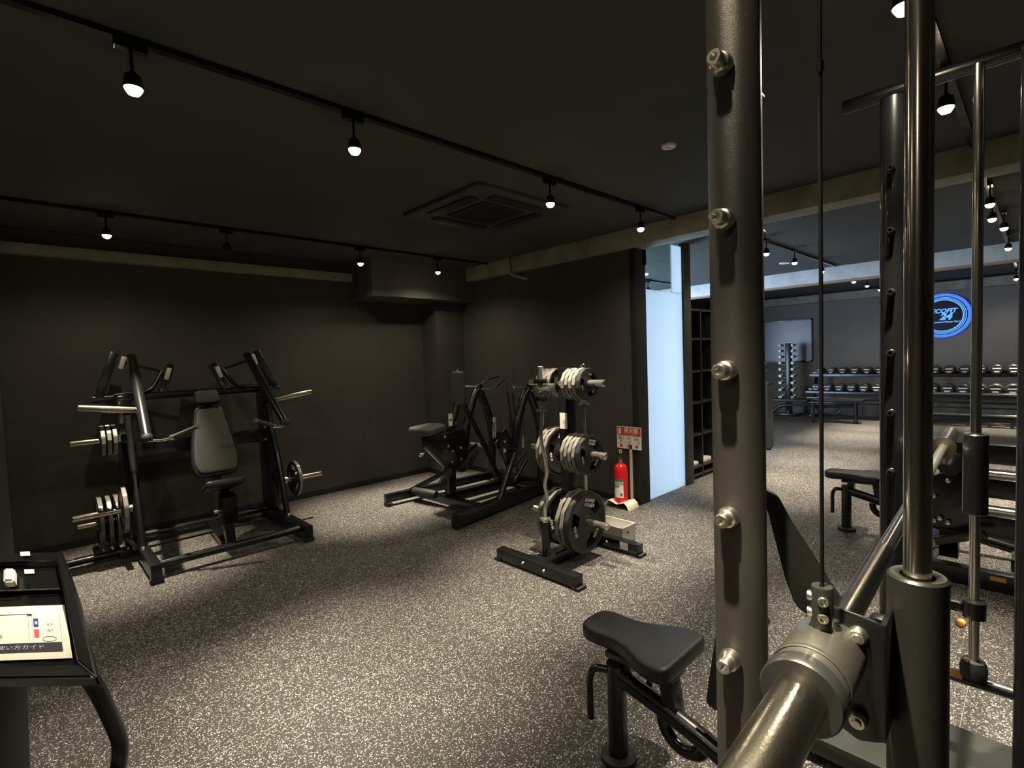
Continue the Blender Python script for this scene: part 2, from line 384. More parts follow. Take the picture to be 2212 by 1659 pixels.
def make_lamp(x, y, z, label, group):
    t = thing('ceiling_spotlight', label, 'spotlight', (x, y, z), group)
    obj('adapter', MB().box2((x-.05, y-.015, ZC-.05), (x+.05, y+.015, ZC-.023)), STEEL, t)
    obj('stem', MB().cyl((x, y, z+.05), (x, y, ZC-.045), .006, 10), STEEL, t)
    obj('lamp_head', MB().lathe([(.012, .075), (.026, .062), (.032, .02), (.030, .018), (.024, .055), (0, .06)], (x, y, z), seg=24), STEEL, t)
    obj('bulb', MB().lathe([(0, -.008), (.018, -.002), (.027, .012), (.026, .03), (.012, .05), (0, .052)], (x, y, z), seg=20), BULB, t)
    return t
lamps = [(.34, 2.27, 'spotlight nearest the camera on the middle ceiling track, upper left'), (1.19, 2.27, 'second spotlight along the middle ceiling track'),
         (2.58, 2.27, 'third spotlight along the middle ceiling track, beside the air conditioner'), (3.68, 2.27, 'last spotlight on the middle track in front of the concrete beam'),
         (.49, 4.79, 'leftmost lit spotlight of the track by the rear wall'), (2.513, 4.79, 'lit spotlight above the boxed soffit left end on the rear track'),
         (3.467, 4.79, 'rear track spotlight nearest the room corner'),
         (.36, .30, 'spotlight above the thick foreground upright, out of view'), (-1.3, .30, 'added unseen spotlight on the foreground track behind the camera'), (-1.2, 2.27, 'added unseen spotlight on the middle track left of the view'), (-1.3, 4.79, 'added unseen spotlight on the rear track left of the view'),  # the last three lamps here are unseen, added for extra sheen
         (1.98, .30, 'large bright spotlight left of the polished guide rod'), (2.95, .30, 'bright spotlight just right of the polished guide rod'),
         (5.26, .28, 'uppermost of the clustered spotlights at the right edge'), (5.9, .30, 'middle of the clustered spotlights at the right edge'),
         (6.47, .25, 'lowest of the clustered spotlights at the right edge'), (7.92, .27, 'unclustered spotlight below the right edge cluster'),
         (5.76, 2.04, 'spotlight just right of the thick steel upright'), (6.68, 2.05, 'spotlight beside the small ceiling disc of the middle bay'),
         (7.81, 2.06, 'spotlight seen against the pale concrete beam'), (9.53, 2.07, 'first of three far spotlights beyond the pale beam'),
         (10.41, 2.07, 'middle of three far spotlights beyond the pale beam'), (11.39, 2.07, 'last of three far spotlights beyond the pale beam'),
         (11.94, .31, 'farthest spotlight at the right edge near the lit sign'), (7.34, 4.42, 'spotlight seen over the top of the frosted glass')]
l0 = None
beam_l = bpy.data.lights.new('lamp_beam', 'SPOT'); beam_l.energy = BEAM_W; beam_l.color = DOWN_C; beam_l.spot_size = math.radians(48); beam_l.spot_blend = 1.0; beam_l.shadow_soft_size = .02
spill_l = bpy.data.lights.new('lamp_spill', 'SPOT'); spill_l.energy = SPILL_W; spill_l.color = DOWN_C; spill_l.spot_size = math.radians(158); spill_l.spot_blend = .6; spill_l.shadow_soft_size = .02
for i, (x, y, lab) in enumerate(lamps):
    if l0 is None: l0 = t = make_lamp(x, y, 2.50, lab, 'lit ceiling spotlights')
    else: t = dup(l0, (x, y, 2.50), None, lab, 'lit ceiling spotlights')
    for ld in (beam_l, spill_l):
        q = bpy.data.objects.new(ld.name, ld); C.objects.link(q); q.parent = t; q.location = (0, 0, -.012)
# unlit spotlight on the rear track
u = thing('ceiling_spotlight', 'unlit black spotlight on the rear ceiling track', 'spotlight', (1.292, 4.79, 2.5))
obj('adapter', MB().box2((1.242, 4.775, ZC-.05), (1.342, 4.805, ZC-.023)), STEEL, u)
obj('stem', MB().cyl((1.292, 4.79, 2.55), (1.292, 4.79, ZC-.045), .006, 10), STEEL, u)
obj('lamp_head', MB().lathe([(.012, .075), (.026, .062), (.032, .02), (.030, .018), (.024, .055), (0, .06)], (1.292, 4.79, 2.5), seg=24), STEEL, u)

# ceiling air conditioner cassette
ac = thing('ceiling_air_conditioner', 'black four way ceiling air conditioner cassette between the lighting tracks', 'air conditioner', (2.74, 3.1, ZC))
sq = rnd([(-.475, -.475), (.475, -.475), (.475, .475), (-.475, .475)], .03)
obj('panel', MB().prism(sq, (2.74, 3.1, ZC-.03), (1, 0, 0), (0, 1, 0), .03, .006), mat('ac_black', (.046, .046, .043), .7), ac)
g = MB().prism(rnd([(-.23, -.23), (.23, -.23), (.23, .23), (-.23, .23)], .04), (2.74, 3.1, ZC-.042), (1, 0, 0), (0, 1, 0), .014, .003)
for k in range(12): g.box((2.74, 3.1-.2+k*.036, ZC-.044), (.40, .008, .006))
obj('intake_grille', g, BASE, ac)
for k, (dx, dy, a) in enumerate(((0, -.34, 0), (0, .34, 0), (-.34, 0, 1), (.34, 0, 1))):
    obj('louvre', MB().box((2.74+dx, 3.1+dy, ZC-.036), (.10, .52, .014) if a else (.52, .10, .014), None, .005), BASE, ac)
def disc(x, y, label, r=.042):
    t = thing('ceiling_disc', label, 'ceiling detector', (x, y, ZC))
    obj('cover', MB().lathe([(0, -.012), (r*.9, -.012), (r, -.006), (r, 0)], (x, y, ZC), seg=36), WHITE, t)
    m = MB()
    for s in (-1, 1): m.cyl((x+s*.009, y-s*.002, ZC-.0135), (x+s*.009, y-s*.002, ZC-.012), .0045, 10)
    obj('sensor_dot', m, INK, t)
disc(2.765, 1.508, 'small round white ceiling disc with two dark dots')
disc(7.75, 2.50, 'small white ceiling disc of the middle bay', .07)

# far wall: whiteboard and neon sign
wb = thing('whiteboard', 'grey whiteboard hung on the far wall behind the small dumbbell tower', 'whiteboard', (12.86, 4.4, 1.2))
obj('board', MB().box2((12.86, 3.62, 1.22), (12.895, 5.2, 2.13)), BOARD, wb)
f = MB()
f.box2((12.85, 3.60, 1.19), (12.895, 5.22, 1.22)).box2((12.85, 3.60, 2.13), (12.895, 5.22, 2.16)).box2((12.85, 3.60, 1.19), (12.895, 3.62, 2.16)).box2((12.85, 5.2, 1.19), (12.895, 5.22, 2.16))
obj('frame', f, STEEL, wb)
obj('pen_tray', MB().box2((12.80, 3.9, 1.19), (12.86, 5.0, 1.205)), STEEL, wb)

NY, NZ = 1.335, 2.03
ns = thing('neon_sign', 'round blue neon sign with lettering on the far wall', 'neon sign', (12.88, NY, NZ))
obj('backing_disc', MB().cyl((12.87, NY, NZ), (12.895, NY, NZ), .40, 64), mat('sign_back', (.012, .014, .04), .4), ns)
def ring(r, t, m, name='neon_ring'):
    obj(name, MB().tube([(12.86, NY+r*math.cos(a), NZ+r*math.sin(a)) for a in [2*PI*k/72 for k in range(73)]], t, 10, False), m, ns)
ring(.395, .028, NEON); ring(.345, .006, NEON2); ring(.322, .006, NEON2); ring(.300, .008, NEON2)
TU, TV = (0, -1, 0), (0, 0, 1)
text('sign_lettering', 'ECOFIT', .112, (12.855, NY-.01, NZ+.085), TU, TV, NEON2, ns, .004, shear=.3, bold=.004)
text('sign_lettering', '24', .17, (12.855, NY-.04, NZ-.025), TU, TV, NEON2, ns, .004, shear=.3, bold=.008)
text('sign_lettering', 'Automated Fitness Gym', .046, (12.855, NY-.03, NZ-.125), TU, TV, NEON2, ns, .004, bold=.001)

# ------------------------------------------------------------------ weight plates
def grid_plate(R, T, hole=.026, grips=3, facet=12):
    """plate lying in the local xz-plane, axis y; -y is its labelled face"""
    lv = [(hole, T*.5), (.045, T*.5), (.052, T*.36), (R*.42, T*.36), (R*.80, T*.36), (R*.86, T*.5), (R*.965, T*.5), (R, T*.38)]
    n = 72; b = bmesh.new()
    def rad(r, k):
        a = (k*360/n) % (360/facet)-180/facet
        f = math.cos(PI/facet)/math.cos(math.radians(a))*1.02
        w_ = max(0, (r-R*.6)/(R*.4)); return r*(1-w_+w_*f)
    F = [[[b.verts.new((rad(r, k)*math.cos(2*PI*k/n), s*z, rad(r, k)*math.sin(2*PI*k/n))) for k in range(n)] for (r, z) in lv] for s in (-1, 1)]
    gap = set()
    for k in range(n):
        d = (k*5+2.5) % 120
        if grips and 12 < abs(d-60)*1 < 0: pass
        if grips and 40 < d < 80: gap.add(k)
    for s in (0, 1):
        for i in range(len(lv)-1):
            for k in range(n):
                if i == 3 and k in gap: continue
                q = (F[s][i][k], F[s][i][(k+1) % n], F[s][i+1][(k+1) % n], F[s][i+1][k]); b.faces.new(q if s else q[::-1])
    for k in range(n):
        k1 = (k+1) % n
        b.faces.new((F[0][0][k], F[0][0][k1], F[1][0][k1], F[1][0][k])); ff = b.faces.new((F[0][-1][k1], F[0][-1][k], F[1][-1][k], F[1][-1][k1])); ff.material_index = 1
        if k in gap:
            b.faces.new((F[0][3][k], F[0][3][k1], F[1][3][k1], F[1][3][k])); b.faces.new((F[0][4][k1], F[0][4][k], F[1][4][k], F[1][4][k1]))
            if (k-1) % n not in gap: b.faces.new((F[0][3][k], F[0][4][k], F[1][4][k], F[1][3][k]))
            if k1 not in gap: b.faces.new((F[0][3][k1], F[0][4][k1], F[1][4][k1], F[1][3][k1]))
    bmesh.ops.recalc_face_normals(b, faces=b.faces)
    m = MB(); m.bm = b; return m

protos = {}
def plate(R, T, loc, ax, label, group, grey=True, spin=0):
    """ax: direction the labelled face looks to"""
    rz = math.atan2(ax[1], ax[0])+PI/2
    key = (R, T, grey)
    if key not in protos:
        m = grid_plate(R, T)
        o = obj('weight_plate', m, [PLATE, RIM if grey else PLATE], None, (0, 0, 0))
        tag(o, label, 'weight plate', group)
        lb = obj('hub_ring', MB().lathe([(.0262, -T*.5-.001), (.036, -T*.5-.001), (.036, T*.5+.001), (.0262, T*.5+.001)], (0, 0, 0), (0, 1, 0), 28, True), STEEL, o)
        rr = R*.62; z = -T*.36-.0012
        for a in (90, 210, 330):
            c = V((rr*math.cos(math.radians(a)), z, rr*math.sin(math.radians(a))))
            u_ = V((-math.sin(math.radians(a)), 0, math.cos(math.radians(a))))*-1; v_ = V((math.cos(math.radians(a)), 0, math.sin(math.radians(a))))
            if a == 90: text('plate_lettering', 'POWER\nFITNESS' if R > .13 else '5 KG', R*.15, c, u_, v_, WHITE, o, bold=.0006)
            else: text('plate_lettering', {.225: '20 KG', .21: '20 KG', .18: '15 KG', .165: '10 KG', .145: '10 KG'}.get(R, '5 KG'), R*.15, c, u_, v_, WHITE, o, bold=.0006)
        protos[key] = o; o.location = loc; o.rotation_euler = (0, spin, rz); return o
    o = dup(protos[key], loc, (0, spin, rz), label, group); return o

# ------------------------------------------------------------------ plate tree with two curl bars
px, py = 2.90, 2.45
pt = thing('plate_tree', 'black free standing weight plate tree with six chrome pegs', 'weight rack', (px, py, 0))
for x in (2.49, 3.21):
    obj('foot_beam', MB().bar((x, 2.045, .052), (x, 2.80, .052), .075, .075, bev=.004), STEEL, pt)
    for yy in (2.05, 2.79): obj('rubber_foot', MB().box((x, yy, .010), (.088, .06, .020), None, .004), RUBBER, pt)
    m = MB()
    for yy in (2.32, 2.52): m.lathe([(0, .012), (.009, .010), (.012, 0)], (x-.038, yy, .055), (-1, 0, 0), 14)
    obj('bolt', m, ZINC, pt)
obj('centre_beam', MB().bar((2.5, 2.43, .055), (3.2, 2.43, .055), .075, .065), STEEL, pt)
obj('post', MB().box2((px-.045, py-.045, .05), (px+.045, py+.045, 1.42), .006), STEEL, pt)
for z in (1.30, .79, .29):
    for s in (-1, 1):
        obj('plate_peg', MB().lathe([(0, .36), (.018, .36), (.025, .352), (.025, .03), (.034, .03), (.034, 0)], (px-.02, py+s*.0, z), (0, s, .02), 28), CHROME, pt, label='chrome peg')
obj('sticker', MB().box2((px-.0465, py-.035, .965), (px-.0455, py+.035, 1.085)), WHITE, pt, label='white label on the post')
text('sticker_print', '||||', .03, (px-.047, py-.01, 1.02), (0, -1, 0), (0, 0, 1), INK, pt)
obj('sticker', MB().box2((3.1725-.001, 2.13, .03), (3.1725+.0005, 2.20, .085)), WHITE, pt, label='small white label on the rear foot')
for x in (2.60, 3.07):
    obj('bar_holder', MB().lathe([(.03, .06), (.03, .325), (.024, .328), (.024, .10), (0, .10)], (x, 2.43, 0), seg=28), STEEL, pt)
def stack(sgn, z, R, T, n, y0, lab, grp, big=None):
    for k in range(n):
        yy = y0+sgn*(k+.5)*(T+.001)
        plate(R, T, (px-.02, yy, z-(.0 if R < .1 else 0.0)), (0, -1), ORD[k]+' plate out from the post on the '+lab, grp, grey=not (sgn < 0 and k == n-1), spin=(k % 2)*PI/12+.25)
stack(-1, 1.30, .115, .034, 5, py-.052, 'top right peg of the plate tree', 'small plates on the top pegs')
stack(1, 1.30, .115, .034, 4, py+.052, 'top left peg of the plate tree', 'small plates on the top pegs')
stack(-1, .79, .145, .034, 5, py-.052, 'middle right peg of the plate tree', 'plates on the middle pegs')
stack(1, .79, .18, .034, 3, py+.052, 'middle left peg of the plate tree', 'plates on the middle pegs')
stack(-1, .29, .225, .042, 3, py-.052, 'bottom right peg of the plate tree', 'large plates on the bottom pegs')
stack(1, .29, .21, .042, 2, py+.052, 'bottom left peg of the plate tree', 'large plates on the bottom pegs')

def ez_bar(x, y, lab, straight=False):
    t = thing('curl_bar', lab, 'barbell', (x, y, .101))
    d = V((.72, -.69, 0)); P = lambda s, z: V((x, y, z))+d*s
    zz = [(0, .36), (0, .44), (.022, .50), (.002, .60), (.022, .68), (.018, .76), (-.010, .92), (-.008, 1.0), (0, 1.05), (0, 1.13)] if not straight else [(0, .36), (0, .6), (.012, .7), (.012, .85), (0, .95), (0, 1.13)]
    obj('bar_shaft', MB().tube(bend([P(*a) for a in zz], .03), .0135, 14), CHROME, t)
    for (za, zb, r) in ((.104, .345, .0215), (1.14, 1.44, .0215)): obj('sleeve', MB().lathe([(0, za), (r, za+.003), (r, zb-.004), (r*.8, zb), (0, zb)], (x, y, 0), seg=24), CHROME, t)
    for z in (.345, 1.12): obj('collar_flange', MB().lathe([(.013, z), (.040, z+.002), (.040, z+.016), (.013, z+.020)], (x, y, 0), seg=28, close=True), CHROME, t)
    return t
ez_bar(2.60, 2.43, 'chrome zigzag curl bar standing upright at the front of the plate tree')
ez_bar(3.07, 2.43, 'chrome curl bar standing upright at the rear of the plate tree', True)
cc = thing('bar_clamp', 'pair of black and chrome collars clamped on the front curl bar', 'barbell clamp', (2.60, 2.43, 1.22))
for z in (1.20, 1.26, 1.32):
    obj('clamp_band', MB().lathe([(.0218, z), (.048, z), (.050, z+.015), (.048, z+.03), (.0218, z+.03)], (2.60, 2.43, 0), seg=24, close=True), CHROME if z == 1.26 else PLASTIC, cc)
obj('clamp_lever', MB().box((2.655, 2.385, 1.29), (.05, .02, .05), Matrix.Rotation(-.8, 3, 'Z'), .005), CHROME, cc)

# white crate
cr = thing('storage_crate', 'small pale translucent plastic crate on the floor behind the plate tree', 'crate', (3.40, 2.42, 0))
cx, cy, cw, cd, ch = 3.40, 2.42, .18, .30, .135
f = MB(); t = .004
f.box2((cx-cw/2, cy-cd/2, .004), (cx+cw/2, cy+cd/2, .010))
for s in (-1, 1):
    f.box2((cx+s*cw/2-t, cy-cd/2, .004), (cx+s*cw/2+t, cy+cd/2, ch)); f.box2((cx-cw/2, cy+s*cd/2-t, .004), (cx+cw/2, cy+s*cd/2+t, ch))
obj('bin', f, CRATE, cr)
f = MB()
for s in (-1, 1):
    f.box2((cx+s*cw/2-.008, cy-cd/2-.008, ch-.012), (cx+s*cw/2+.008, cy+cd/2+.008, ch)); f.box2((cx-cw/2, cy+s*cd/2-.008, ch-.012), (cx+cw/2, cy+s*cd/2+.008, ch))
obj('rim', f, CRATE, cr)
f = MB()
for s in (-1, 1):
    for q in (-.018, .018): f.cyl((cx-cw/2-.006, cy+q, ch-.04), (cx-cw/2-.003, cy+q, ch-.04), .008, 12)
    f.cyl((cx-.02, cy-cd/2-.006, ch-.05), (cx-.02, cy-cd/2-.003, ch-.05), .01, 12)
obj('hand_slot', f, GREYINK, cr)

# ------------------------------------------------------------------ plate loaded shoulder press (machine by the rear wall)
mc = 1.12
A = thing('shoulder_press_machine', 'black plate loaded press machine with grey back pad before the rear wall', 'exercise machine', (mc, 4.85, 0))
for s in (-1, 1):
    X = lambda d: mc+s*d
    obj('base_beam', MB().bar((X(.54), 4.31, .085), (X(.54), 5.45, .085), .07, .10, bev=.006), STEEL, A)
    for yy in (4.335, 5.40): obj('rubber_foot', MB().box((X(.54), yy, .018), (.085, .06, .036), None, .006), RUBBER, A)
    # deep upright column
    obj('upright', MB().prism(rnd([(5.12, .13), (5.42, .13), (5.45, 1.32), (5.27, 1.32), (5.20, .95)], .03), (X(.56)-.035, 0, 0), (0, 1, 0), (0, 0, 1), .07, .006), STEEL, A)
    # long bent front strut
    obj('front_strut', MB().tube(bend([(X(.55), 4.83, .12), (X(.55), 4.98, .62), (X(.545), 5.12, .92), (X(.545), 5.16, 1.15)], .18, 8), .027, 18), STEEL, A)
    obj('bolt', MB().lathe([(0, .014), (.012, .012), (.016, 0)], (X(.55), 4.80, .135), (0, 0, 1), 14), ZINC, A)
    m = MB()
    for z in (.92, .80, 1.24, 1.10): m.lathe([(0, .010), (.010, .008), (.013, 0)], (X(.56)+(-s)*.036, 5.25 if z > 1 else 5.22, z), (-s, 0, 0), 14)
    obj('bolt', m, ZINC, A)
    # pivot brackets standing on the top tube, leaning out
    obj('pivot_bracket', MB().bar((X(.70), 5.42, 1.30), (X(.565), 5.50, 1.67), .06, .07, (0, 1, 0)), STEEL, A)
    obj('pivot_bracket', MB().bar((X(.26), 5.42, 1.30), (X(.165), 5.50, 1.55), .06, .07, (0, 1, 0)), STEEL, A)
    obj('pivot_bracket', MB().tube(bend([(X(.60), 5.40, 1.31), (X(.34), 5.40, 1.33), (X(.24), 5.45, 1.50)], .06), .02, 12), STEEL, A)
    obj('pivot_shaft', MB().cyl((X(.55), 5.46, 1.60), (X(.19), 5.46, 1.48), .011, 12), STEEL, A)
    for (d, z) in ((.525, 1.585), (.205, 1.475)):
        obj('bearing_block', MB().box((X(d), 5.43, z), (.035, .05, .11), Matrix.Rotation(-s*.3, 3, 'Y'), .008), BEAR, A, label='bare metal bearing block')
    # press arm: from the pivot forward and down, then the hanging handle
    arm = obj('press_arm', MB().tube(bend([(X(.46), 5.42, 1.63), (X(.47), 5.15, 1.42), (X(.50), 4.62, 1.02)], .12), .036, 20), STEEL, A)
    obj('end_cap', MB().lathe([(.034, 0), (.040, .005), (.040, .03), (.03, .045), (0, .047)], (X(.50), 4.62, 1.02), (0, -.65, -.6), 20), RUBBER, arm)
    hz = .985
    h = obj('handle', MB().tube(bend([(X(.49), 4.60, hz), (X(.40), 4.52, hz+.0), (X(.30), 4.47, hz+.05)], .05), .010, 12), CHROME, arm, label='chrome handle bar')
    h2 = obj('hand_grip', MB().tube([(X(.36), 4.495, hz+.02), (X(.21), 4.43, hz+.085)], .016, 14), GRIP, arm, label='ribbed grey grip')
    obj('grip_collar', MB().cyl((X(.37), 4.50, hz+.015), (X(.355), 4.493, hz+.022), .021, 16).cyl((X(.21), 4.43, hz+.085), (X(.20), 4.426, hz+.09), .021, 16), CHROME, arm)
    # loading horn on the arm and storage pegs on the upright
    obj('loading_horn', MB().lathe([(0, .37), (.022, .37), (.026, .362), (.026, .02), (.034, .02), (.034, 0)], (X(.50), 4.92, 1.20), (s, -.04, .14), 24), BRUSH, A, label='bright steel loading horn')
    obj('storage_peg', MB().lathe([(0, .36), (.02, .36), (.024, .352), (.024, .02), (.034, .02), (.034, 0)], (X(.58), 4.95, .43), (s, 0, 0), 24), BRUSH, A, label='bright steel storage peg')
    obj('peg_bracket', MB().bar((X(.57), 5.20, .43), (X(.57), 4.97, .43), .05, .08, bev=.004), STEEL, A)
    obj('gusset', MB().prism([(5.12, 1.28), (5.40, 1.28), (5.40, .98), (5.28, .98)], (X(.56)-.045, 0, 0), (0, 1, 0), (0, 0, 1), .09, .004), STEEL, A)
obj('storage_peg', MB().lathe([(0, .30), (.017, .30), (.020, .292), (.020, .02), (.03, .02), (.03, 0)], (mc-.62, 4.98, .985), (-1, 0, 0), 24), BRUSH, A)
obj('peg_bracket', MB().bar((mc-.58, 5.26, .985), (mc-.60, 4.96, .985), .04, .07, bev=.004), STEEL, A)
obj('top_tube', MB().tube([(mc-.74, 5.42, 1.29), (mc+.74, 5.42, 1.29)], .033, 20), STEEL, A)
obj('middle_beam', MB().bar((mc-.55, 5.26, .845), (mc+.55, 5.26, .845), .07, .12, bev=.008), STEEL, A)
obj('front_tube', MB().cyl((mc-.54, 4.43, .095), (mc+.54, 4.43, .095), .030, 20), STEEL, A)
obj('rear_tube', MB().cyl((mc-.54, 5.26, .12), (mc+.54, 5.26, .12), .030, 20), STEEL, A)
obj('seat_post', MB().bar((mc+.02, 4.66, .04), (mc+.04, 4.80, .50), .07, .09, (0, 1, 0)).bar((mc+.0, 4.72, .04), (mc+.02, 5.26, .10), .07, .06), STEEL, A)
obj('seat_carriage', MB().box((mc+.03, 4.70, .34), (.12, .14, .24), Matrix.Rotation(.2, 3, 'X'), .02), PLASTIC, A)
obj('adjuster_knob', MB().lathe([(0, .05), (.018, .045), (.02, .02), (.008, .015), (.008, 0)], (mc-.03, 4.70, .33), (-1, 0, 0), 16), CHROME, A)
obj('seat', MB().prism(rnd([(-.15, -.17), (.15, -.17), (.12, .14), (-.12, .14)], .05), (mc-.02, 4.64, .52), (1, 0, 0), (0, .95, -.30), .06, .02, 3), PADB, A)
obj('pad_post', MB().bar((mc, 5.22, .85), (mc, 4.98, 1.05), .06, .06).bar((mc, 4.84, .52), (mc, 5.05, 1.30), .06, .04, (0, 1, 0)), STEEL, A)
# back pad: faces the camera, leaning back
tl = V((0, .30, .95)).normalized(); o0 = V((mc-.02, 4.78, .60)); nx = V((1, 0, 0))
poly = rnd([(-.15, 0), (.15, 0), (.175, .10), (.165, .25), (.10, .60), (-.10, .60), (-.165, .25), (-.175, .10)], [.07, .07, .06, .10, .04, .04, .10, .06], 6)
nn = nx.cross(tl)*-1
if nn.y > 0: nn = -nn
INS = lambda pg, c, f: [(c[0]+(a-c[0])*f, c[1]+(b-c[1])*f) for a, b in pg]
bpd = obj('back_pad', MB().prism(poly, o0, nx, tl, .065, .018, 3), PADB, A, label='tapered back pad, its shaded sides black')  # shade on the pad's sides is put in as black upholstery
obj('lit_pad_face', MB().prism(INS(poly, (0, .3), .90), o0+nn*.066, nx, tl, .03, .010, 3), PAD, bpd, label='grey lit pad face')  # lit front put in as a paler grey inset
hp = rnd([(-.098, .62), (.098, .62), (.088, .74), (-.088, .74)], .03)
hpd = obj('head_pad', MB().prism(hp, o0, nx, tl, .065, .016, 3), PADB, A)
obj('lit_pad_face', MB().prism(INS(hp, (0, .68), .90), o0+nn*.066, nx, tl, .03, .010, 3), PAD, hpd, label='grey lit head pad face')  # head pad likewise: light on its front put into the grey
obj('placard', MB().box2((mc+.555, 5.205, .62), (mc+.585, 5.21, .90)), WHITE, A, label='narrow white placard on the right upright')
for k in range(3): plate(.115, .03, (mc-.66-k*.036, 4.98, .985), (-1, 0), ORD[k]+' small plate out from the frame on the upper left storage peg of the press', 'small plates on the upper left press peg', spin=.2+(k % 2)*.26)
obj('storage_peg', MB().lathe([(0, .30), (.017, .30), (.020, .292), (.020, .02), (.03, .02), (.03, 0)], (mc-.60, 5.36, .27), (-1, 0, 0), 24), BRUSH, A)
for k in range(3): plate(.21, .036, (mc-.645-k*.055, 5.36, .27), (-1, 0), ORD[k]+' large plate out from the frame on the rear lower peg of the press', 'large plates on the rear lower press peg', spin=.2+(k % 2)*.26)
plate(.18, .036, (mc-.635, 4.95, .43), (-1, 0), 'single plate with pale sheen rim on the front lower left peg of the press machine', 'plates on the front lower left press peg', spin=.2)
plate(.165, .036, (mc+.68, 4.95, .43), (-1, 0), 'single faceted plate on the lower right peg of the press machine', 'plates on the lower right press peg', spin=.1)
# floor rail reaching out from behind the console
fr = thing('floor_rail', 'black steel floor rail running left from the foot of the press machine', 'floor rail', (.2, 5.10, 0))
obj('rail_tube', MB().cyl((-.6, 5.13, .05), (.52, 5.15, .05), .028, 16), STEEL, fr)
obj('rail_foot', MB().box((.49, 5.15, .03), (.07, .10, .06), None, .006), RUBBER, fr)

# ------------------------------------------------------------------ plate loaded row machine
Bm = thing('seated_row_machine', 'black plate loaded seated row machine before the partition wall', 'exercise machine', (3.3, 4.2, 0))
obj('base_rail', MB().bar((2.63, 4.735, .085), (4.22, 4.66, .085), .065, .085), STEEL, Bm)
obj('base_rail', MB().bar((2.66, 3.585, .085), (4.15, 3.80, .085), .085, .11), STEEL, Bm)
for (x, y) in ((2.66, 4.73), (2.70, 3.60), (4.15, 4.66), (4.1, 3.79)): obj('rubber_foot', MB().box((x, y, .02), (.06, .09, .04), None, .006), RUBBER, Bm)
obj('cross_beam', MB().bar((3.00, 4.70, .085), (3.05, 3.63, .085), .075, .075), STEEL, Bm)
obj('cross_beam', MB().bar((4.05, 4.66, .10), (4.05, 3.78, .10), .08, .10), STEEL, Bm)
obj('centre_beam', MB().bar((3.05, 4.20, .10), (4.05, 4.2, .10), .08, .10), STEEL, Bm)
obj('foot_roller', MB().lathe([(0, 0), (.035, .0), (.045, .02), (.045, .32), (.035, .34), (0, .34)], (2.93, 4.66, .12), (.18, -1, 0), 24), RUBBER, Bm)
obj('seat_post', MB().bar((3.08, 4.20, .08), (3.10, 4.20, .82), .08, .09, (1, 0, 0)), STEEL, Bm)
obj('seat_brace', MB().bar((2.93, 4.70, .12), (3.07, 4.24, .36), .05, .05), STEEL, Bm)
obj('side_plate', MB().prism(rnd([(2.78, .76), (3.26, .80), (3.30, .50), (3.16, .38), (3.02, .42), (2.80, .64)], .04), (0, 4.25, 0), (1, 0, 0), (0, 0, 1), .10, .008), STEEL, Bm)
m = MB()
for (x, z) in ((3.04, .64), (3.09, .58), (3.20, .60), (3.08, .47), (3.20, .48), (3.00, .74)): m.lathe([(0, .012), (.013, .009), (.016, 0)], (x, 4.15, z), (0, -1, 0), 12)
obj('bolt', m, ZINC, Bm)
obj('seat', MB().prism(rnd([(-.15, -.20), (.10, -.15), (.15, 0), (.10, .15), (-.15, .20)], [.09, .03, .05, .03, .09]), (2.86, 4.20, .80), (1, 0, .10), (0, 1, 0), .065, .022, 3), PAD, Bm, label='grey seat pad')
obj('seat_support', MB().bar((2.95, 4.2, .79), (3.10, 4.2, .80), .06, .05), STEEL, Bm)
obj('adjuster_knob', MB().lathe([(0, .06), (.02, .055), (.022, .02), (.008, .015), (.008, 0)], (2.78, 4.2, .60), (-1, 0, -.2), 14), CHROME, Bm)
obj('chest_post', MB().tube(bend([(3.10, 4.20, .78), (3.20, 4.20, 1.0), (3.30, 4.2, 1.30)], .1), .035, 16).tube(bend([(3.26, 4.20, 1.08), (3.50, 4.2, .68), (3.72, 4.2, .22)], .2), .033, 16), STEEL, Bm)
obj('chest_pad', MB().prism(rnd([(-.095, 0), (.095, 0), (.095, .36), (-.095, .36)], .045), (3.19, 4.20, 1.03), (0, 1, 0), (.06, 0, 1), .065, .022, 3), PAD, Bm, label='grey chest pad')
obj('placard', MB().box2((3.055, 4.148, .84), (3.105, 4.15, .965)), WHITE, Bm, label='small white label')
text('placard_print', '88', .035, (3.08, 4.146, .90), (1, 0, 0), (0, 0, 1), INK, Bm)
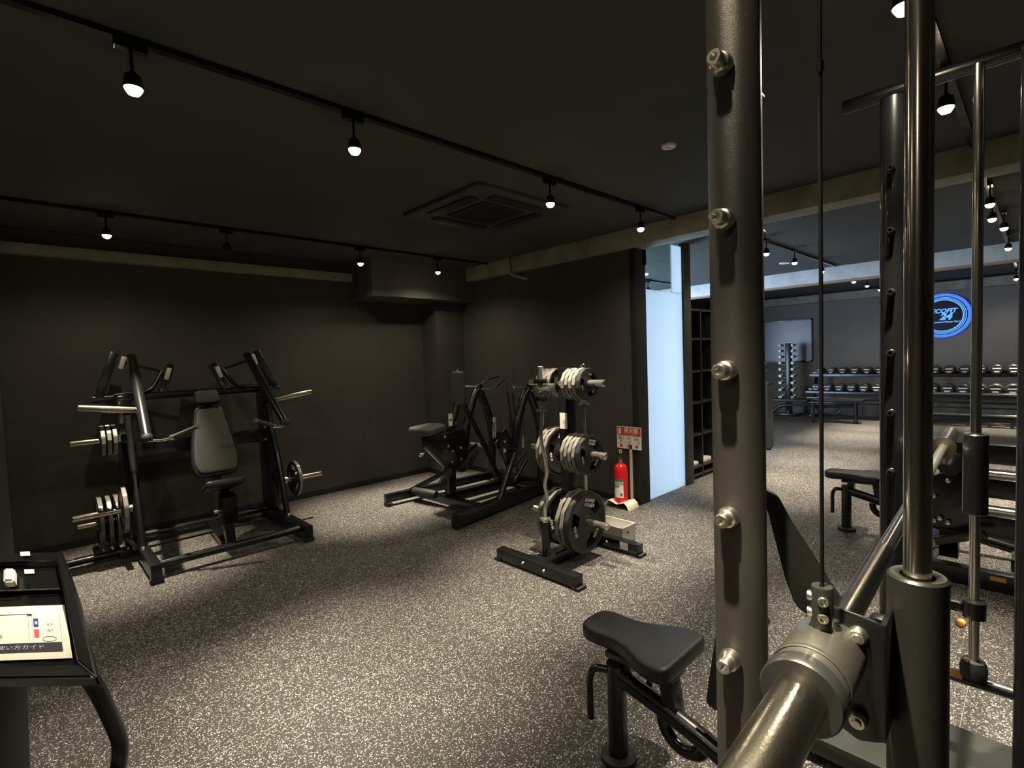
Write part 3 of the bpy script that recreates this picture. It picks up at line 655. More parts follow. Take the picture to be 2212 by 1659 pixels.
for (yy, sgn) in ((4.62, 1), (3.80, -1)):
    arm = obj('row_arm', MB().tube(bend([(3.62, yy, .50), (3.68, yy, .82), (3.80, yy, 1.10), (3.86, yy, 1.17)], .16, 8), .044, 18).tube(bend([(3.86, yy, 1.16), (4.00, yy, .86), (4.05, yy, .60), (4.02, yy, .12)], .2, 8), .046, 18), STEEL, Bm)
    obj('arm_head', MB().box((3.85, yy, 1.18), (.10, .07, .05), Matrix.Rotation(-.5, 3, 'Y'), .012), STEEL, arm)
    obj('pivot_link', MB().bar((3.40, yy-.02, .64), (3.64, yy-.02, .56), .05, .06).prism([(3.36, .66), (3.50, .80), (3.66, .52), (3.52, .38)], (0, yy+.02, 0), (1, 0, 0), (0, 0, 1), .04, .006), STEEL, arm)
    h = obj('handle', MB().tube(bend([(3.86, yy, 1.17), (3.98, yy+sgn*.02, 1.25), (4.10, yy+sgn*.02, 1.27)], .04), .012, 12).tube(bend([(3.86, yy-.04, 1.15), (4.02, yy-.06, 1.14), (4.10, yy-.06, 1.18)], .04), .012, 12).tube(bend([(3.84, yy, 1.18), (3.60, yy+sgn*.05, 1.20), (3.60, yy+sgn*.05, 1.24)], .02), .012, 12), CHROME, arm, label='chrome handle bars')
    obj('hand_grip', MB().cyl((4.02, yy+sgn*.02, 1.26), (4.20, yy+sgn*.02, 1.29), .016, 14).cyl((4.08, yy-.06, 1.17), (4.22, yy-.06, 1.25), .016, 14).cyl((3.60, yy+sgn*.05, 1.24), (3.61, yy+sgn*.05, 1.40), .016, 14), GRIP, arm)
    obj('frame_strut', MB().tube([(3.30, yy+(.08 if sgn > 0 else -.1), .10), (3.66, yy, .58)], .034, 14).tube([(3.50, yy, .33), (3.80, yy, .50)], .018, 12), STEEL, Bm)
    obj('lever', MB().tube(bend([(3.40, yy, .30), (3.60, yy, .20), (3.80, yy, .42)], .1), .022, 12), STEEL, Bm)
    obj('loading_horn', MB().lathe([(0, .30), (.02, .30), (.024, .292), (.024, 0)], (3.98, yy+sgn*.03, .45), (0, sgn, 0), 20), CHROME, Bm)
obj('placard', MB().box2((4.02, 4.575, .55), (4.075, 4.578, .80)), WHITE, Bm, label='long pale label on the far arm')
text('placard_print', 'ROW', .05, (4.048, 4.573, .68), (0, 0, -1), (1, 0, 0), INK, Bm)
obj('top_cap', MB().cyl((3.42, 3.80, .60), (3.43, 3.80, .76), .035, 18), STEEL, Bm)
obj('bearing', MB().cyl((3.47, 3.78, .55), (3.47, 3.78, .67), .02, 14).cyl((3.74, 3.78, .56), (3.74, 3.78, .68), .015, 14), CHROME, Bm)

# ------------------------------------------------------------------ fire extinguisher, stand and sign
ex, ey = 4.17, 2.86
st = thing('extinguisher_stand', 'cream curved plastic base under the red extinguisher', 'extinguisher stand', (ex, ey, 0))
prof = [(-.14, .0), (-.125, .045), (-.09, .075), (-.04, .060), (0, .045), (.04, .060), (.09, .075), (.125, .045), (.14, .0)]
prof = rnd(prof+[(.132, 0), (.118, .038), (.088, .066), (.04, .050), (0, .037), (-.04, .050), (-.088, .066), (-.118, .038), (-.132, 0)], .006, 2)
obj('curved_base', MB().prism(prof, (ex+.09, ey, 0), (0, -1, 0), (0, 0, 1), .18, .002), CREAM, st)
obj('back_strip', MB().box2((4.300, ey-.050, .05), (4.306, ey-.020, .60)), CREAM, st)
fe = thing('fire_extinguisher', 'red fire extinguisher standing against the partition wall', 'fire extinguisher', (ex, ey, .05))
obj('cylinder', MB().lathe([(0, .05), (.058, .052), (.066, .062), (.066, .36), (.062, .40), (.045, .425), (.02, .435), (.02, .445), (0, .445)], (ex, ey, 0), seg=40), RED, fe)
obj('valve', MB().lathe([(0, .44), (.018, .44), (.020, .47), (.014, .50), (0, .50)], (ex, ey, 0), seg=20), CHROME, fe)
obj('lever', MB().bar((ex-.01, ey+.01, .505), (ex+.02, ey-.10, .50), .02, .008).bar((ex, ey+.02, .52), (ex-.01, ey-.02, .56), .02, .012), PLASTIC, fe)
obj('pull_ring', MB().tube([(ex-.015+.0*k, ey-.012+.014*math.cos(a), .552+.016*math.sin(a)) for k, a in enumerate([2*PI*q/24 for q in range(25)])], .005, 8, False), YEL and mat('ring_cream', (.8, .6, .3), .4), fe)
obj('hose', MB().tube(bend([(ex-.01, ey+.015, .49), (ex-.03, ey+.085, .46), (ex-.04, ey+.10, .34), (ex-.035, ey+.085, .18), (ex-.03, ey+.08, .12)], .06, 6), .009, 10), RUBBER, fe)
def arcpanel(z0, z1, a0, a1, r, m, name):
    b = MB(); n = 14
    for i in range(n):
        q0, q1 = a0+(a1-a0)*i/n, a0+(a1-a0)*(i+1)/n
        vs_ = [b.bm.verts.new((ex+r*math.cos(q), ey+r*math.sin(q), z)) for q, z in ((q0, z0), (q1, z0), (q1, z1), (q0, z1))]; b.bm.faces.new(vs_)
    obj(name, b, m, fe)
a0, a1 = PI*.84, PI*1.30
arcpanel(.105, .285, a0, a1, .0668, WHITE, 'label_panel'); arcpanel(.262, .287, a0, a1, .0672, GREEN, 'label_band'); arcpanel(.205, .222, a0, PI*1.1, .0672, GREEN, 'label_band')
arcpanel(.225, .258, a0, a1, .0670, mat('label_pale_green', (.32, .40, .25), .5), 'label_band'); arcpanel(.120, .150, PI*1.15, PI*1.25, .0672, GREEN, 'label_mark')
sg = thing('extinguisher_sign', 'red and white instruction sign on the wall above the extinguisher', 'sign', (4.325, ey, .56))
sx = 4.3; SU, SV = (0, -1, 0), (0, 0, 1); yc, zc_ = 2.842, .668
sqp = rnd([(-.142, -.112), (.142, -.112), (.142, .112), (-.142, .112)], .010)
def flat(poly, x, m, name, th=.0008, par=None): return obj(name, MB().prism(poly, (x, yc, zc_), SU, SV, th), m, par or sg)
flat(sqp, sx+.003, WHITE, 'sign_board', .003)
R4 = lambda a, b, c, d: [(a, b), (c, b), (c, d), (a, d)]
flat(R4(-.134, .022, .134, .104), sx-.0012, SRED, 'red_panel')
flat(rnd(R4(-.118, .030, -.092, .098), .012), sx-.0022, WHITE, 'extinguisher_icon')
text('sign_lettering', '消火器', .056, (sx-.003, yc-.025, zc_+.070), SU, SV, WHITE, sg, bold=.001)
text('sign_lettering', 'FIRE EXTINGUISHER', .016, (sx-.003, yc-.02, zc_+.034), SU, SV, mat('pale_pink', (.75, .35, .28), .5), sg)
for i, a in enumerate((-.09, .0, .09)):
    text('sign_lettering', ('安全ピンを\n引き抜く', 'ホースを\nはずし', 'レバーを\n強く握る')[i], .0125, (sx-.003, yc-a, zc_-.005), SU, SV, mat('print_brown', (.25, .09, .06), .5), sg)
    flat([(a-.018, -.095), (a+.018, -.095), (a+.014, -.078), (a, -.062), (a-.014, -.078)], sx-.0012, SRED, 'flame_icon')
    flat([(a-.012+.012*i, -.060), (a-.004+.012*i, -.060), (a+.004+.012*i, -.028), (a-.004+.012*i, -.028)], sx-.0012, mat('icon_brown', (.35, .13, .09), .5), 'figure_icon')

# ------------------------------------------------------------------ Smith machine in the foreground
SM = thing('smith_machine', 'large black guided barbell machine filling the right foreground', 'exercise machine', (1.5, .25, 0))
du = V((.9993, .0374, 0)).normalized()
UN, UF = V((.762, .312, 0)), V((2.25, .369, 0)); RN, RF = V((.747, .099, 0)), V((2.19, .144, 0))
for (P, nm) in ((UN, 'near'), (UF, 'far')):
    obj('upright', MB().cyl((P.x, P.y, .06), (P.x, P.y, 2.36), .0365 if nm == 'near' else .040, 40), UPR if nm == 'near' else STEEL, SM)
    for k in range(8):
        z = 1.896-.212*(k-(1 if nm == 'far' else 0))
        if z > 2.3 or z < .3: continue
        pe = obj('catch_peg', MB().lathe([(0, -.044), (.0050, -.044), (.0055, -.052), (.0090, -.052), (.0105, -.050), (.0105, -.024), (.0125, -.022), (.0125, .090), (.0105, .092), (.0105, .120), (0, .120)], (P.x-.018, P.y, z), du, 20), ZINC if nm == 'near' else STEEL, SM, label='zinc catch peg' if nm == 'near' else None)
        if nm == 'near': obj('peg_washer', MB().lathe([(.0106, -.036), (.0135, -.034), (.0150, -.026), (.0150, -.020), (.0106, -.020)], (P.x-.018, P.y, z), du, 20, True), ZINC, pe)
for P in (RN, RF):
    obj('guide_rod', MB().cyl((P.x, P.y, .40 if P is RF else .3), (P.x, P.y, 2.36), .0138, 36), ROD, SM, label='polished chrome guide rod')
# top frame
obj('top_beam', MB().tube([(UF.x, .52, 2.385), (UF.x, -.62, 2.385)], .024, 18), STEEL, SM)
obj('top_beam', MB().tube([(UN.x, .52, 2.385), (UN.x, -.62, 2.385)], .024, 18), STEEL, SM)
obj('top_beam', MB().bar((UN.x, -.1, 2.385), (UF.x, -.08, 2.385), .05, .07), STEEL, SM)
# rear posts and far lower cross member
for x in (2.2,): obj('rear_post', MB().cyl((x, .030, .05), (x, .030, 2.38), .022, 20), STEEL, SM)
obj('rear_post', MB().cyl((.76, -.60, .05), (.76, -.60, 2.38), .04, 20), STEEL, SM)
obj('lower_tube', MB().cyl((2.21, .26, .375), (2.21, .0, .375), .020, 18), STEEL, SM)
obj('bumper', MB().lathe([(.0140, .40), (.034, .40), (.036, .43), (.030, .455), (.0140, .46)], (RF.x, RF.y, 0), seg=24, close=True), RUBBER, SM)
obj('stop_collar', MB().lathe([(.0140, .60), (.030, .60), (.030, .655), (.0140, .66)], (RF.x, RF.y, 0), seg=24, close=True).bar((RF.x, RF.y+.03, .625), (RF.x, .24, .625), .03, .03), STEEL, SM)
obj('pull_knob', MB().lathe([(0, .03), (.012, .028), (.014, .012), (.010, 0)], (2.165, .172, .585), (-1, .1, 0), 16), YEL, SM, label='small amber knob')
obj('warning_sticker', MB().box((2.188, .195, .392), (.004, .045, .028), None, .001), YEL, SM, label='amber warning sticker')
obj('base_plate', MB().box2((1.97, -.55, .035), (2.38, .62, .10), .008), mat('base_grey', (.022, .024, .021), .5), SM)
obj('base_plate', MB().box2((.62, -.66, .0), (.90, .42, .06), .008), STEEL, SM)
obj('base_foot', MB().box((2.17, .5, .017), (.3, .08, .034)).box((2.17, -.45, .017), (.3, .08, .034)), RUBBER, SM)
# carriages
def carriage(P, r, ztop, zbot):
    obj('carriage_sleeve', MB().lathe([(.0175, ztop-.012), (.0175, ztop-.002), (.0225, ztop), (r-.003, ztop), (r, ztop-.003), (r, zbot+.003), (r-.003, zbot), (.0145, zbot)], (P.x, P.y, 0), seg=56, close=True), CARR if P is RN else STEEL, SM)
    obj('bushing', MB().lathe([(.0139, ztop-.010), (.0174, ztop-.010), (.0174, ztop-.03), (.0139, ztop-.03)], (P.x, P.y, 0), seg=28, close=True), BRUSH, SM)
carriage(RN, .0298, 1.228, .86); carriage(RF, .032, 1.205, .945)
obj('stop_lug', MB().box((RN.x-.004, RN.y+.036, 1.155), (.02, .02, .022), None, .004), PLASTIC, SM)
# barbell: near end coming at the camera, far end beyond the far upright
zb = 1.141; bp = lambda t, dz=0, dn=0: V((.552, .168, zb))+du*t+V((-du.y, du.x, 0))*dn+V((0, 0, dz))
SB = thing('guided_barbell', 'steel barbell with silver hub on the foreground lifting machine', 'barbell', bp(.7))
obj('near_sleeve', MB().lathe([(.0, -.23), (.0235, -.23), (.025, -.226), (.025, .02), (0, .02)], bp(0), du, 56), BRUSH, SB, label='brushed steel loading sleeve')
obj('flange', MB().lathe([(.024, .0), (.0380, .0), (.0400, .003), (.0400, .018), (.0380, .020), (.024, .020)], bp(0), du, 56, True), FIT, SB)
obj('hub', MB().lathe([(.024, .020), (.037, .020), (.0375, .024), (.0375, .034), (.0385, .036), (.0385, .118), (.035, .128), (.02, .130)], bp(0), du, 56), SILVER, SB, label='cast silver hub')
obj('hub_ring', MB().lathe([(.0385, .0), (.0398, .001), (.0398, .006), (.0385, .007)], bp(.034), du, 48, True), SILVER, SB)
obj('inner_sleeve', MB().lathe([(0, .12), (.0165, .12), (.0165, .50), (.0125, .505), (0, .505)], bp(0), du, 36), BRUSH, SB)
obj('bar_shaft', MB().lathe([(0, .5), (.0125, .5), (.0125, 1.70), (0, 1.70)], bp(0), du, 32), CHROME, SB)
obj('far_sleeve', MB().lathe([(0, 1.70), (.036, 1.70), (.036, 1.72), (.025, 1.722), (.025, 2.08), (0, 2.08)], bp(0), du, 36), BRUSH, SB)
fo = bp(.092, .038)
obj('cable_fitting', MB().lathe([(.003, .048), (.0105, .048), (.0113, .046), (.0113, .0), (.008, -.001), (.008, -.012), (0, -.012)], fo, (0, 0, 1), 32), FIT, SB, label='upright cable fitting')
for z in (.034, .015):
    m = MB()
    for a in (199, 99):
        d_ = V((math.cos(math.radians(a)), math.sin(math.radians(a)), 0))
        m.lathe([(0, .0118), (.0030, .0118), (.0034, .0150), (.0052, .0150), (.0058, .013), (.0058, .009)], fo+V((0, 0, z)), d_, 16)
    obj('set_screw', m, ZINC, SB)
# bracket joining hub and near carriage
nb = V((-du.y, du.x, 0))
b0 = bp(.120)
obj('carriage_bracket', MB().prism(rnd([(.030, -.040), (.030, .015), (.012, .042), (-.012, .052), (-.052, .046), (-.056, .03), (-.056, -.090), (-.03, -.100), (.002, -.085)], .006, 3), b0+du*.0, nb, (0, 0, 1), .006, .0012), STEEL, SB)
obj('carriage_bracket', MB().prism([(0, .046), (.10, .046), (.10, -.09), (0, -.09)], b0+nb*-.050, du, (0, 0, 1), .006, .001), STEEL, SB)
m = MB()
for dz in (.028, -.072): m.lathe([(0, .014), (.0042, .014), (.0048, .0105), (.0075, .0105), (.0090, .008), (.0102, .003), (.0102, 0)], b0+nb*-.030+V((0, 0, dz))-du*.001, -du, 18)
obj('bolt', m, ZINC, SB)
obj('hub_shield', MB().lathe([(.0, .12), (.036, .12), (.036, .16), (0, .16)], bp(0), du, 36), STEEL, SB)
# hook plate reaching from the bar to the pegs of the near upright
hk = [(.303, 1.276), (.287, 1.268), (.270, 1.235), (.235, 1.182), (.205, 1.135), (.184, 1.105), (.190, 1.075), (.235, 1.085), (.262, 1.10), (.276, 1.138), (.302, 1.245), (.335, 1.262), (.335, 1.285)]
obj('catch_hook', MB().prism(rnd(hk, .008, 3), (.842, 0, 0), (0, 1, 0), (0, 0, 1), .009, .0015), CARR, SB, label='dark steel hook plate')
# counterbalance cable
cb = thing('lift_cable', 'thin black cable rising from the silver barbell hub', 'cable', fo+V((0, 0, .04)))
obj('cable', MB().cyl(fo+V((0, 0, .04)), (fo.x+.006, fo.y, 2.36), .0022, 10), PLASTIC, cb)
for z in (2.05, 1.80): obj('cable_crimp', MB().cyl((fo.x+.003, fo.y, z), (fo.x+.003, fo.y, z+.012), .004, 10), PLASTIC, cb)

# ------------------------------------------------------------------ benches
def bench(x, y, name_label, rz=0, mir=1):
    t = thing('weight_bench', name_label, 'bench', (x, y, 0), None)
    Q = lambda a, b, c: (x+a*mir, y+b, c)
    obj('front_foot', MB().lathe([(0, 0), (.062, 0), (.066, .008), (.064, .022), (.05, .028), (0, .028)], (x, y, 0), seg=32), RUBBER, t)
    obj('front_post', MB().cyl((x, y, .025), (x, y, .37), .036, 28), STEEL, t)
    obj('carry_handle', MB().tube(bend([Q(-.02, .03, .34), Q(-.035, .075, .345), Q(-.045, .085, .30), Q(-.045, .085, .13)], .035, 6), [.012]*1+[.012]*18+[.012], 14) if False else MB().tube(bend([Q(-.01, .03, .335), Q(-.035, .075, .340), Q(-.045, .090, .30), Q(-.045, .090, .14)], .035, 6), .0135, 14), STEEL, t)
    obj('main_beam', MB().tube(bend([Q(0, 0, .33), Q(.01, -.25, .27), Q(.02, -.55, .16), Q(.03, -1.0, .07)], .12, 6), .032, 20, True), STEEL, t)
    obj('rear_foot', MB().bar(Q(-.22, -1.0, .045), Q(.28, -1.0, .045), .07, .06), STEEL, t)
    obj('seat_bracket', MB().bar(Q(.02, -.03, .345), Q(.02, -.03, .41), .05, .05).bar(Q(.02, -.22, .27), Q(.02, -.20, .41), .06, .05).bar(Q(.02, .03, .405), Q(.02, -.24, .42), .10, .02), STEEL, t)
    arc = [Q(.03, -.25+.08*math.cos(a), .235+.08*math.sin(a)) for a in [math.radians(175+k*15) for k in range(14)]]
    obj('adjust_arc', MB().tube([Q(.03, -.268, .34)]*0+arc, .024, 12, True, .8), STEEL, t)
    obj('pop_pin', MB().lathe([(0, .05), (.012, .045), (.014, .02), (.006, .016), (.006, 0)], Q(.04, -.10, .28), (.3, -.2, 1), 14), STEEL, t)
    pl = rnd([(-.095, .165), (.095, .165), (.082, -.02), (.155, -.15), (.155, -.25), (-.155, -.25), (-.155, -.15), (-.082, -.02)], [.08, .08, .10, .05, .045, .045, .05, .10], 6)
    obj('seat', MB().prism([(a*mir+0, b) for a, b in (pl if mir > 0 else pl[::-1])], Q(.065, 0, .415), (1, 0, 0), (0, 1, -.03), .06, .018, 3), PADB, t)
    bp_ = rnd([(-.11, 0), (.11, 0), (.09, .55), (-.09, .55)], .05, 5)
    obj('backrest', MB().prism(bp_, Q(.05, -.36, .40), (1, 0, 0), (0, -.14, .99), .05, .016, 3), PADB, t)
    obj('backrest_frame', MB().bar(Q(.05, -.42, .30), Q(.05, -.49, .85), .05, .03, (0, 1, 0)), STEEL, t)
    return t
bench(1.50, 1.07, 'black adjustable bench with rounded seat beside the thick foreground upright')
bench(4.77, 1.09, 'black adjustable bench standing in the middle bay')

# ------------------------------------------------------------------ console at the lower left
PLASTIC = mat('console_plastic', (.0022, .0022, .0024), .28)
CN = thing('display_console', 'black plastic console holding a laminated sheet at the lower left edge', 'console', (-.06, 1.95, 0))
ca = V((-.722, .692, 0)); cf = V((.30*.69+.0, .72, 0)).normalized(); cf = V((.0, 1, 0)); 
cr_ = V((.043, 1.776, .744)); crt = V((.041, 2.031, .805))     # right edge of the sheet, near and far
dv = (crt-cr_); Ls = dv.length; dv.normalize()
def cq(a, b, h=0):   # a leftwards along the sheet, b away, h up
    n = dv.cross(ca).normalized()
    if n.z < 0: n = -n
    return cr_+ca*a+dv*b+n*h
def slab(pts, th, name, m, par=CN, label=None, bev=0):
    n = dv.cross(ca).normalized(); n = n if n.z > 0 else -n
    b = bmesh.new(); A_ = [b.verts.new(V(p)) for p in pts]; B_ = [b.verts.new(V(p)-n*th) for p in pts]; k = len(pts)
    b.faces.new(A_); b.faces.new(B_[::-1])
    for i in range(k): b.faces.new((A_[i], B_[i], B_[(i+1) % k], A_[(i+1) % k]))
    bmesh.ops.recalc_face_normals(b, faces=b.faces)
    if bev: bmesh.ops.bevel(b, geom=list(b.edges), offset=bev, segments=2, affect='EDGES')
    mb = MB(); mb.add(b); return obj(name, mb, m, par, label=label)
slab([cq(-.03, -.06, -.002), cq(.40, -.06, -.002), cq(.40, .50, -.002), cq(-.03, .50, -.002)], .02, 'tray', PLASTIC, bev=.003)
slab([cq(-.055, -.085, .004), cq(.40, -.070, .004), cq(.40, -.030, .010), cq(-.02, -.030, .010)], .035, 'front_lip', PLASTIC, bev=.006)
slab([cq(-.055, -.085, .006), cq(-.014, -.03, .02), cq(-.010, .28, .035), cq(-.005, .50, .055), cq(-.03, .52, .060), cq(-.048, .30, .035)], .05, 'side_wall', PLASTIC, bev=.004)
slab([cq(-.03, .46, .045), cq(.40, .46, .045), cq(.40, .52, .055), cq(-.03, .52, .055)], .07, 'back_wall', PLASTIC, bev=.006)
slab([cq(.0, .34, .012), cq(.40, .34, .012), cq(.40, .47, .030), cq(.0, .47, .030)], .04, 'rear_shelf', PLASTIC, bev=.003)
for (a, b, h) in ((.075, .49, .0565), (.075, .42, .0265)): slab([cq(a, b, h), cq(a+.032, b, h), cq(a+.032, b+.022, h+.0035), cq(a, b+.022, h+.0035)], .001, 'sticker', WHITE, label='small white sticker')
slab([cq(.135, .35, .045), cq(.170, .35, .045), cq(.165, .42, .055), cq(.130, .42, .055)], .03, 'plastic_clip', WHITE, label='white plastic clip', bev=.006)
obj('edge_trim', MB().tube([cq(.0, .335, .016), cq(.40, .335, .016)], .0022, 8), CHROME, CN)
pa = slab([cq(0, 0, .003), cq(.36, 0, .003), cq(.36, Ls, .003), cq(0, Ls, .003)], .0012, 'instruction_sheet', PAPER, None, bev=0)
tag(pa, 'laminated white instruction sheet lying sideways in the black console', 'sheet')
def prn(a0_, b0_, a1_, b1_, m, name, h=.0036): return slab([cq(a0_, b0_, h), cq(a1_, b0_, h), cq(a1_, b1_, h), cq(a0_, b1_, h)], .0004, name, m, pa)
prn(.022, .030, .36, .074, INK, 'title_band')
for (a0_, a1_) in ((.020, .0212), (.1, .1012), (.111, .1122)): prn(a0_, .08, a1_, .215, GREYINK, 'ruled_line')
prn(.10, .215, .36, .2185, INK, 'ruled_line'); prn(.10, .208, .115, .219, INK, 'page_tab')
prn(.083, .150, .097, .193, BLUE, 'blue_mark'); prn(.083, .098, .097, .138, PINK, 'red_mark'); prn(.086, .163, .093, .178, mat('pale_print', (.5, .55, .7), .5), 'white_print', .0042)
prn(.188, .10, .197, .116, GREYINK, 'corner_mark')
obj('printed_circle', MB().tube([cq(.055+.019*math.cos(k*PI/12), .090+.012*math.sin(k*PI/12), .0038) for k in range(25)], .0009, 6, False), GREYINK, pa)
text('sheet_lettering', '使い方ガイド', .022, cq(.135, .052, .0042), ca*-1, dv, mat('title_print', (.45, .43, .5), .5), pa)
for bb in (.16, .13): text('sheet_lettering', 'G.F.', .012, cq(.05, bb, .004), ca*-1, dv, GREYINK, pa)
obj('console_post', MB().prism(rnd([(0, 0), (.30, 0), (.33, .62), (.0, .62)], .02), cq(.47, .12, -.06)-V((0, 0, .64)), ca*-1, (0, 0, 1), .10, .01), mat('post_plastic', (.016, .017, .016), .5), CN)
leg = [cq(.012, .10, -.03), cq(.008, .10, -.10), cq(-.010, .10, -.22), cq(-.008, .10, -.45), V((.045, 1.87, .0))]
obj('console_leg', MB().tube(bend(leg, .06), .016, 14, True, 1.4), STEEL, CN)

# ------------------------------------------------------------------ far room: dumbbell racks, tower, benches
DR = thing('dumbbell_rack', 'long black two tier dumbbell rack along the far wall', 'dumbbell rack', (12.35, 1.0, 0))
for y in (3.42, 1.5, -.4, -2.4):
    obj('end_frame', MB().bar((12.1, y, .03), (12.7, y, .03), .06, .06).bar((12.2, y, .03), (12.6, y, .98), .06, .06, (0, 1, 0)), STEEL, DR)
for (x, z) in ((12.15, .57), (12.42, .92)):
    for s in (-.10, .10): obj('shelf_rail', MB().bar((x+s, -2.5, z+s*.25), (x+s, 3.5, z+s*.25), .03, .06), STEEL, DR)
obj('lower_rail', MB().bar((12.12, -2.5, .42), (12.12, 3.5, .42), .04, .05).bar((12.1, -2.5, .33), (12.1, 3.5, .33), .03, .03), STEEL, DR)
def dumbbell(x, y, z, r, label, group, key=[{}]):
    k = round(r, 3)
    if k in key[0]: return dup(key[0][k], (x, y, z), None, label, group)
    t = thing('dumbbell', label, 'dumbbell', (x, y, z), group)
    for s in (-1, 1):
        hd = obj('dumbbell_head', MB().lathe([(0, .15), (r*.82, .15), (r, .135), (r, .075), (r*.9, .06), (.02, .06)], (x, y, z), (s, 0, 0), 28), PLATE, t)
    for zz in (.02, -.035): obj('head_marking', MB().box((x-.1515, y, z+zz), (.002, r*(1.25 if zz > 0 else .8), r*.22)), WHITE, t)
    obj('head_band', MB().lathe([(r*1.002, -.133), (r*1.004, -.120), (r*1.002, -.11)], (x, y, z), (1, 0, 0), 28), RIM, t)
    obj('handle', MB().cyl((x-.07, y, z), (x+.07, y, z), .017, 16), CHROME, t)
    key[0][k] = t; return t
for i in range(15):
    y = 3.30-i*.212; r = (.068, .072, .078, .083, .088)[min(4, i//3)]
    dumbbell(12.42, y, 1.0, r, ORD[i]+' dumbbell from the left on the upper tier of the far rack', 'dumbbells on the upper tier')
    dumbbell(12.15, y, .66, r+.016, ORD[i]+' dumbbell from the left on the lower tier of the far rack', 'dumbbells on the lower tier')
TW = thing('dumbbell_tower', 'narrow vertical tower of small chrome dumbbells before the whiteboard', 'dumbbell rack', (12.35, 3.93, 0))
obj('tower_post', MB().box2((12.3, 3.875, .05), (12.42, 3.985, 1.62), .01), STEEL, TW)
obj('tower_base', MB().box2((12.15, 3.73, 0), (12.6, 4.13, .05), .01), STEEL, TW)
for i in range(9):
    z = 1.575-(i*.122+i*i*.0028)
    for s, sd in ((1, 'left'), (-1, 'right')):
        r = .030+.0022*i; y = 3.93+s*.125
        o = thing('small_dumbbell', ORD[i]+' chrome dumbbell from the top, '+sd+' column of the tower', 'dumbbell', (12.28, y, z), 'small chrome dumbbells')
        obj('dumbbell_head', MB().lathe([(0, .10), (r*.8, .10), (r, .09), (r, .045), (.012, .04)], (12.28, y, z), (-1, 0, 0), 6).lathe([(0, .10), (r*.8, .10), (r, .09), (r, .045), (.012, .04)], (12.28, y, z), (1, 0, 0), 6), SILVER, o)
        obj('handle', MB().cyl((12.23, y, z), (12.33, y, z), .011, 12), SILVER, o)
        obj('dumbbell_number', MB().box((12.178, y, z), (.002, .012, .02)), INK, o)
    obj('tower_arm', MB().box((12.33, 3.93, z-.035), (.03, .24, .012)), STEEL, TW)

FB = thing('flat_bench', 'long black flat bench seen far off before the dumbbell tower', 'bench', (11.3, 3.5, 0))
obj('bench_pad', MB().box((11.3, 3.72, .44), (.28, 1.0, .06), None, .018), PADB, FB)
obj('bench_frame', MB().tube(bend([(11.3, 4.45, .04), (11.3, 4.0, .10), (11.3, 3.75, .33), (11.3, 3.1, .36)], .1), .028, 14).bar((11.12, 4.4, .04), (11.48, 4.4, .04), .06, .06), STEEL, FB)
obj('leg', MB().cyl((11.3, 3.15, 0), (11.3, 3.15, .40), .03, 16), STEEL, FB)
F2 = thing('adjustable_bench', 'far off black adjustable bench with a bright strip on its pad', 'bench', (11.6, 2.6, 0))
obj('bench_pad', MB().box((11.6, 2.78, .44), (.30, .85, .06), None, .018), PADB, F2)
obj('leg', MB().cyl((11.55, 2.48, .0), (11.55, 2.48, .40), .038, 18), STEEL, F2)
obj('bench_frame', MB().tube([(11.6, 2.48, .34), (11.6, 3.2, .30)], .03, 14).tube([(11.6, 2.95+.22*math.cos(a), .30+.16*math.sin(a)) for a in [math.radians(190+k*16) for k in range(11)]], .018, 10), STEEL, F2)
obj('carry_handle', MB().cyl((11.55, 2.38, .13), (11.55, 2.38, .34), .014, 12), STEEL, F2)

# grey cabinet end just past the thick upright
gc = thing('slim_cabinet', 'slim dark grey cabinet just right of the thick upright in the middle bay', 'cabinet', (7.95, 2.86, 0))
obj('cabinet_body', MB().box2((7.90, 2.80, .02), (8.12, 3.25, .99), .006), mat('cabinet_grey', (.05, .052, .05), .5), gc)
obj('cabinet_top', MB().box2((7.89, 2.79, .99), (8.13, 3.26, 1.005)), SILVER, gc)
obj('caster', MB().cyl((7.93, 2.78, .03), (7.93, 2.84, .03), .03, 14), RUBBER, gc)

# dark machine in the middle bay behind the guide rods
LM = thing('leg_machine', 'dark strength machine with round pads behind the far guide rod', 'exercise machine', (4.6, .25, 0))
obj('base_beam', MB().bar((4.14, .75, .06), (4.14, -.9, .06), .08, .10).bar((5.2, .6, .06), (5.2, -.9, .06), .08, .10), STEEL, LM)
obj('base_beam', MB().bar((4.14, .55, .06), (5.2, .50, .06), .08, .10).bar((4.14, -.6, .06), (5.2, -.6, .06), .08, .10), STEEL, LM)
obj('frame_post', MB().bar((4.45, .42, .06), (4.45, .42, .80), .10, .10, (1, 0, 0)).bar((4.45, -.7, .06), (4.45, -.7, 1.0), .10, .10, (1, 0, 0)), STEEL, LM)
obj('cross_tube', MB().cyl((4.25, .42, .69), (4.25, -.8, .69), .026, 18), CHROME, LM, label='polished cross tube')
obj('cross_tube', MB().cyl((4.22, .42, .47), (4.22, -.8, .47), .026, 18), CHROME, LM, label='polished lower cross tube')
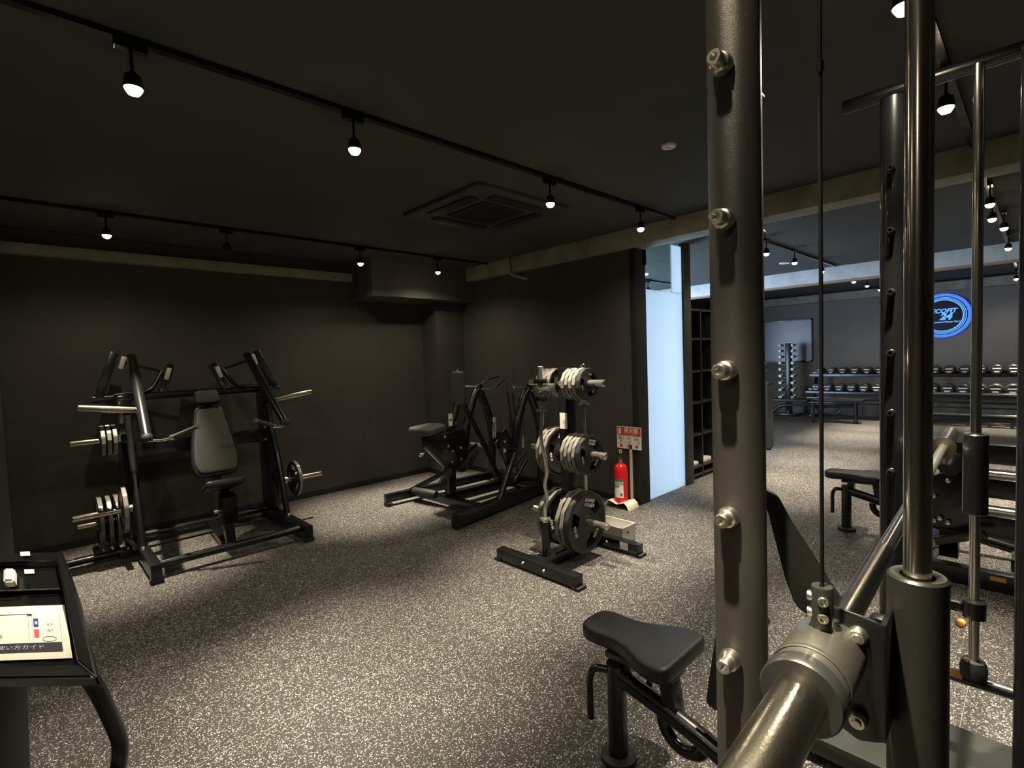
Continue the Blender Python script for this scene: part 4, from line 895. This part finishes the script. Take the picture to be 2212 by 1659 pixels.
obj('cross_beam', MB().bar((4.32, .46, .80), (4.32, -.8, .80), .08, .12).bar((4.35, .46, .58), (4.35, -.8, .58), .08, .12).bar((4.30, .50, .36), (4.30, -.8, .33), .08, .13), STEEL, LM)
obj('roller_pad', MB().lathe([(0, 0), (.05, 0), (.058, .012), (.058, .10), (.05, .11), (0, .11)], (4.10, .40, .71), (.6, -.2, .5), 24), mat('roller_grey', (.03, .028, .025), .35), LM)
m = MB()
for (y, z) in ((.40, .63), (.44, .38), (.40, .36), (.47, .52), (.47, .36)): m.lathe([(0, .014), (.012, .010), (.016, 0)], (4.16, y, z), (-1, 0, 0), 14)
obj('bolt', m, ZINC, LM)
obj('side_plate', MB().prism(rnd([(.28, .30), (.50, .32), (.52, .62), (.36, .72), (.26, .60)], .04), (4.18, 0, 0), (0, 1, 0), (0, 0, 1), .03, .004), STEEL, LM)
obj('link_bar', MB().bar((4.12, .46, .24), (4.12, .22, .34), .03, .05), STEEL, LM)
obj('warning_sticker', MB().box2((4.097, .13, .07), (4.099, .20, .095)), YEL, LM, label='amber sticker on the base beam')
# chain/hook ring high on that machine
BR = thing('barbell_rack', 'dark horizontal barbell rack before the far dumbbells', 'barbell rack', (9.8, .8, 0))
obj('rack_beam', MB().bar((9.8, 1.6, .70), (9.8, -1.6, .70), .06, .07).bar((9.8, 1.6, .40), (9.8, -1.6, .40), .06, .07), STEEL, BR)
for y in (1.5, -1.5): obj('rack_post', MB().bar((9.8, y, 0), (9.8, y, .9), .07, .07, (1, 0, 0)), STEEL, BR)
for i, (z, lab) in enumerate(((.76, 'straight chrome barbell on the upper arms of the dark rack'), (.46, 'straight chrome barbell on the lower arms of the dark rack'))):
    t = thing('barbell', lab, 'barbell', (9.74, 0, z))
    obj('bar_shaft', MB().cyl((9.74, 1.3, z), (9.74, -1.1, z), .014, 14), CHROME, t)
    for s in (1.3, -1.5): obj('sleeve', MB().cyl((9.74, s, z), (9.74, s+.4, z), .025, 16), CHROME, t)
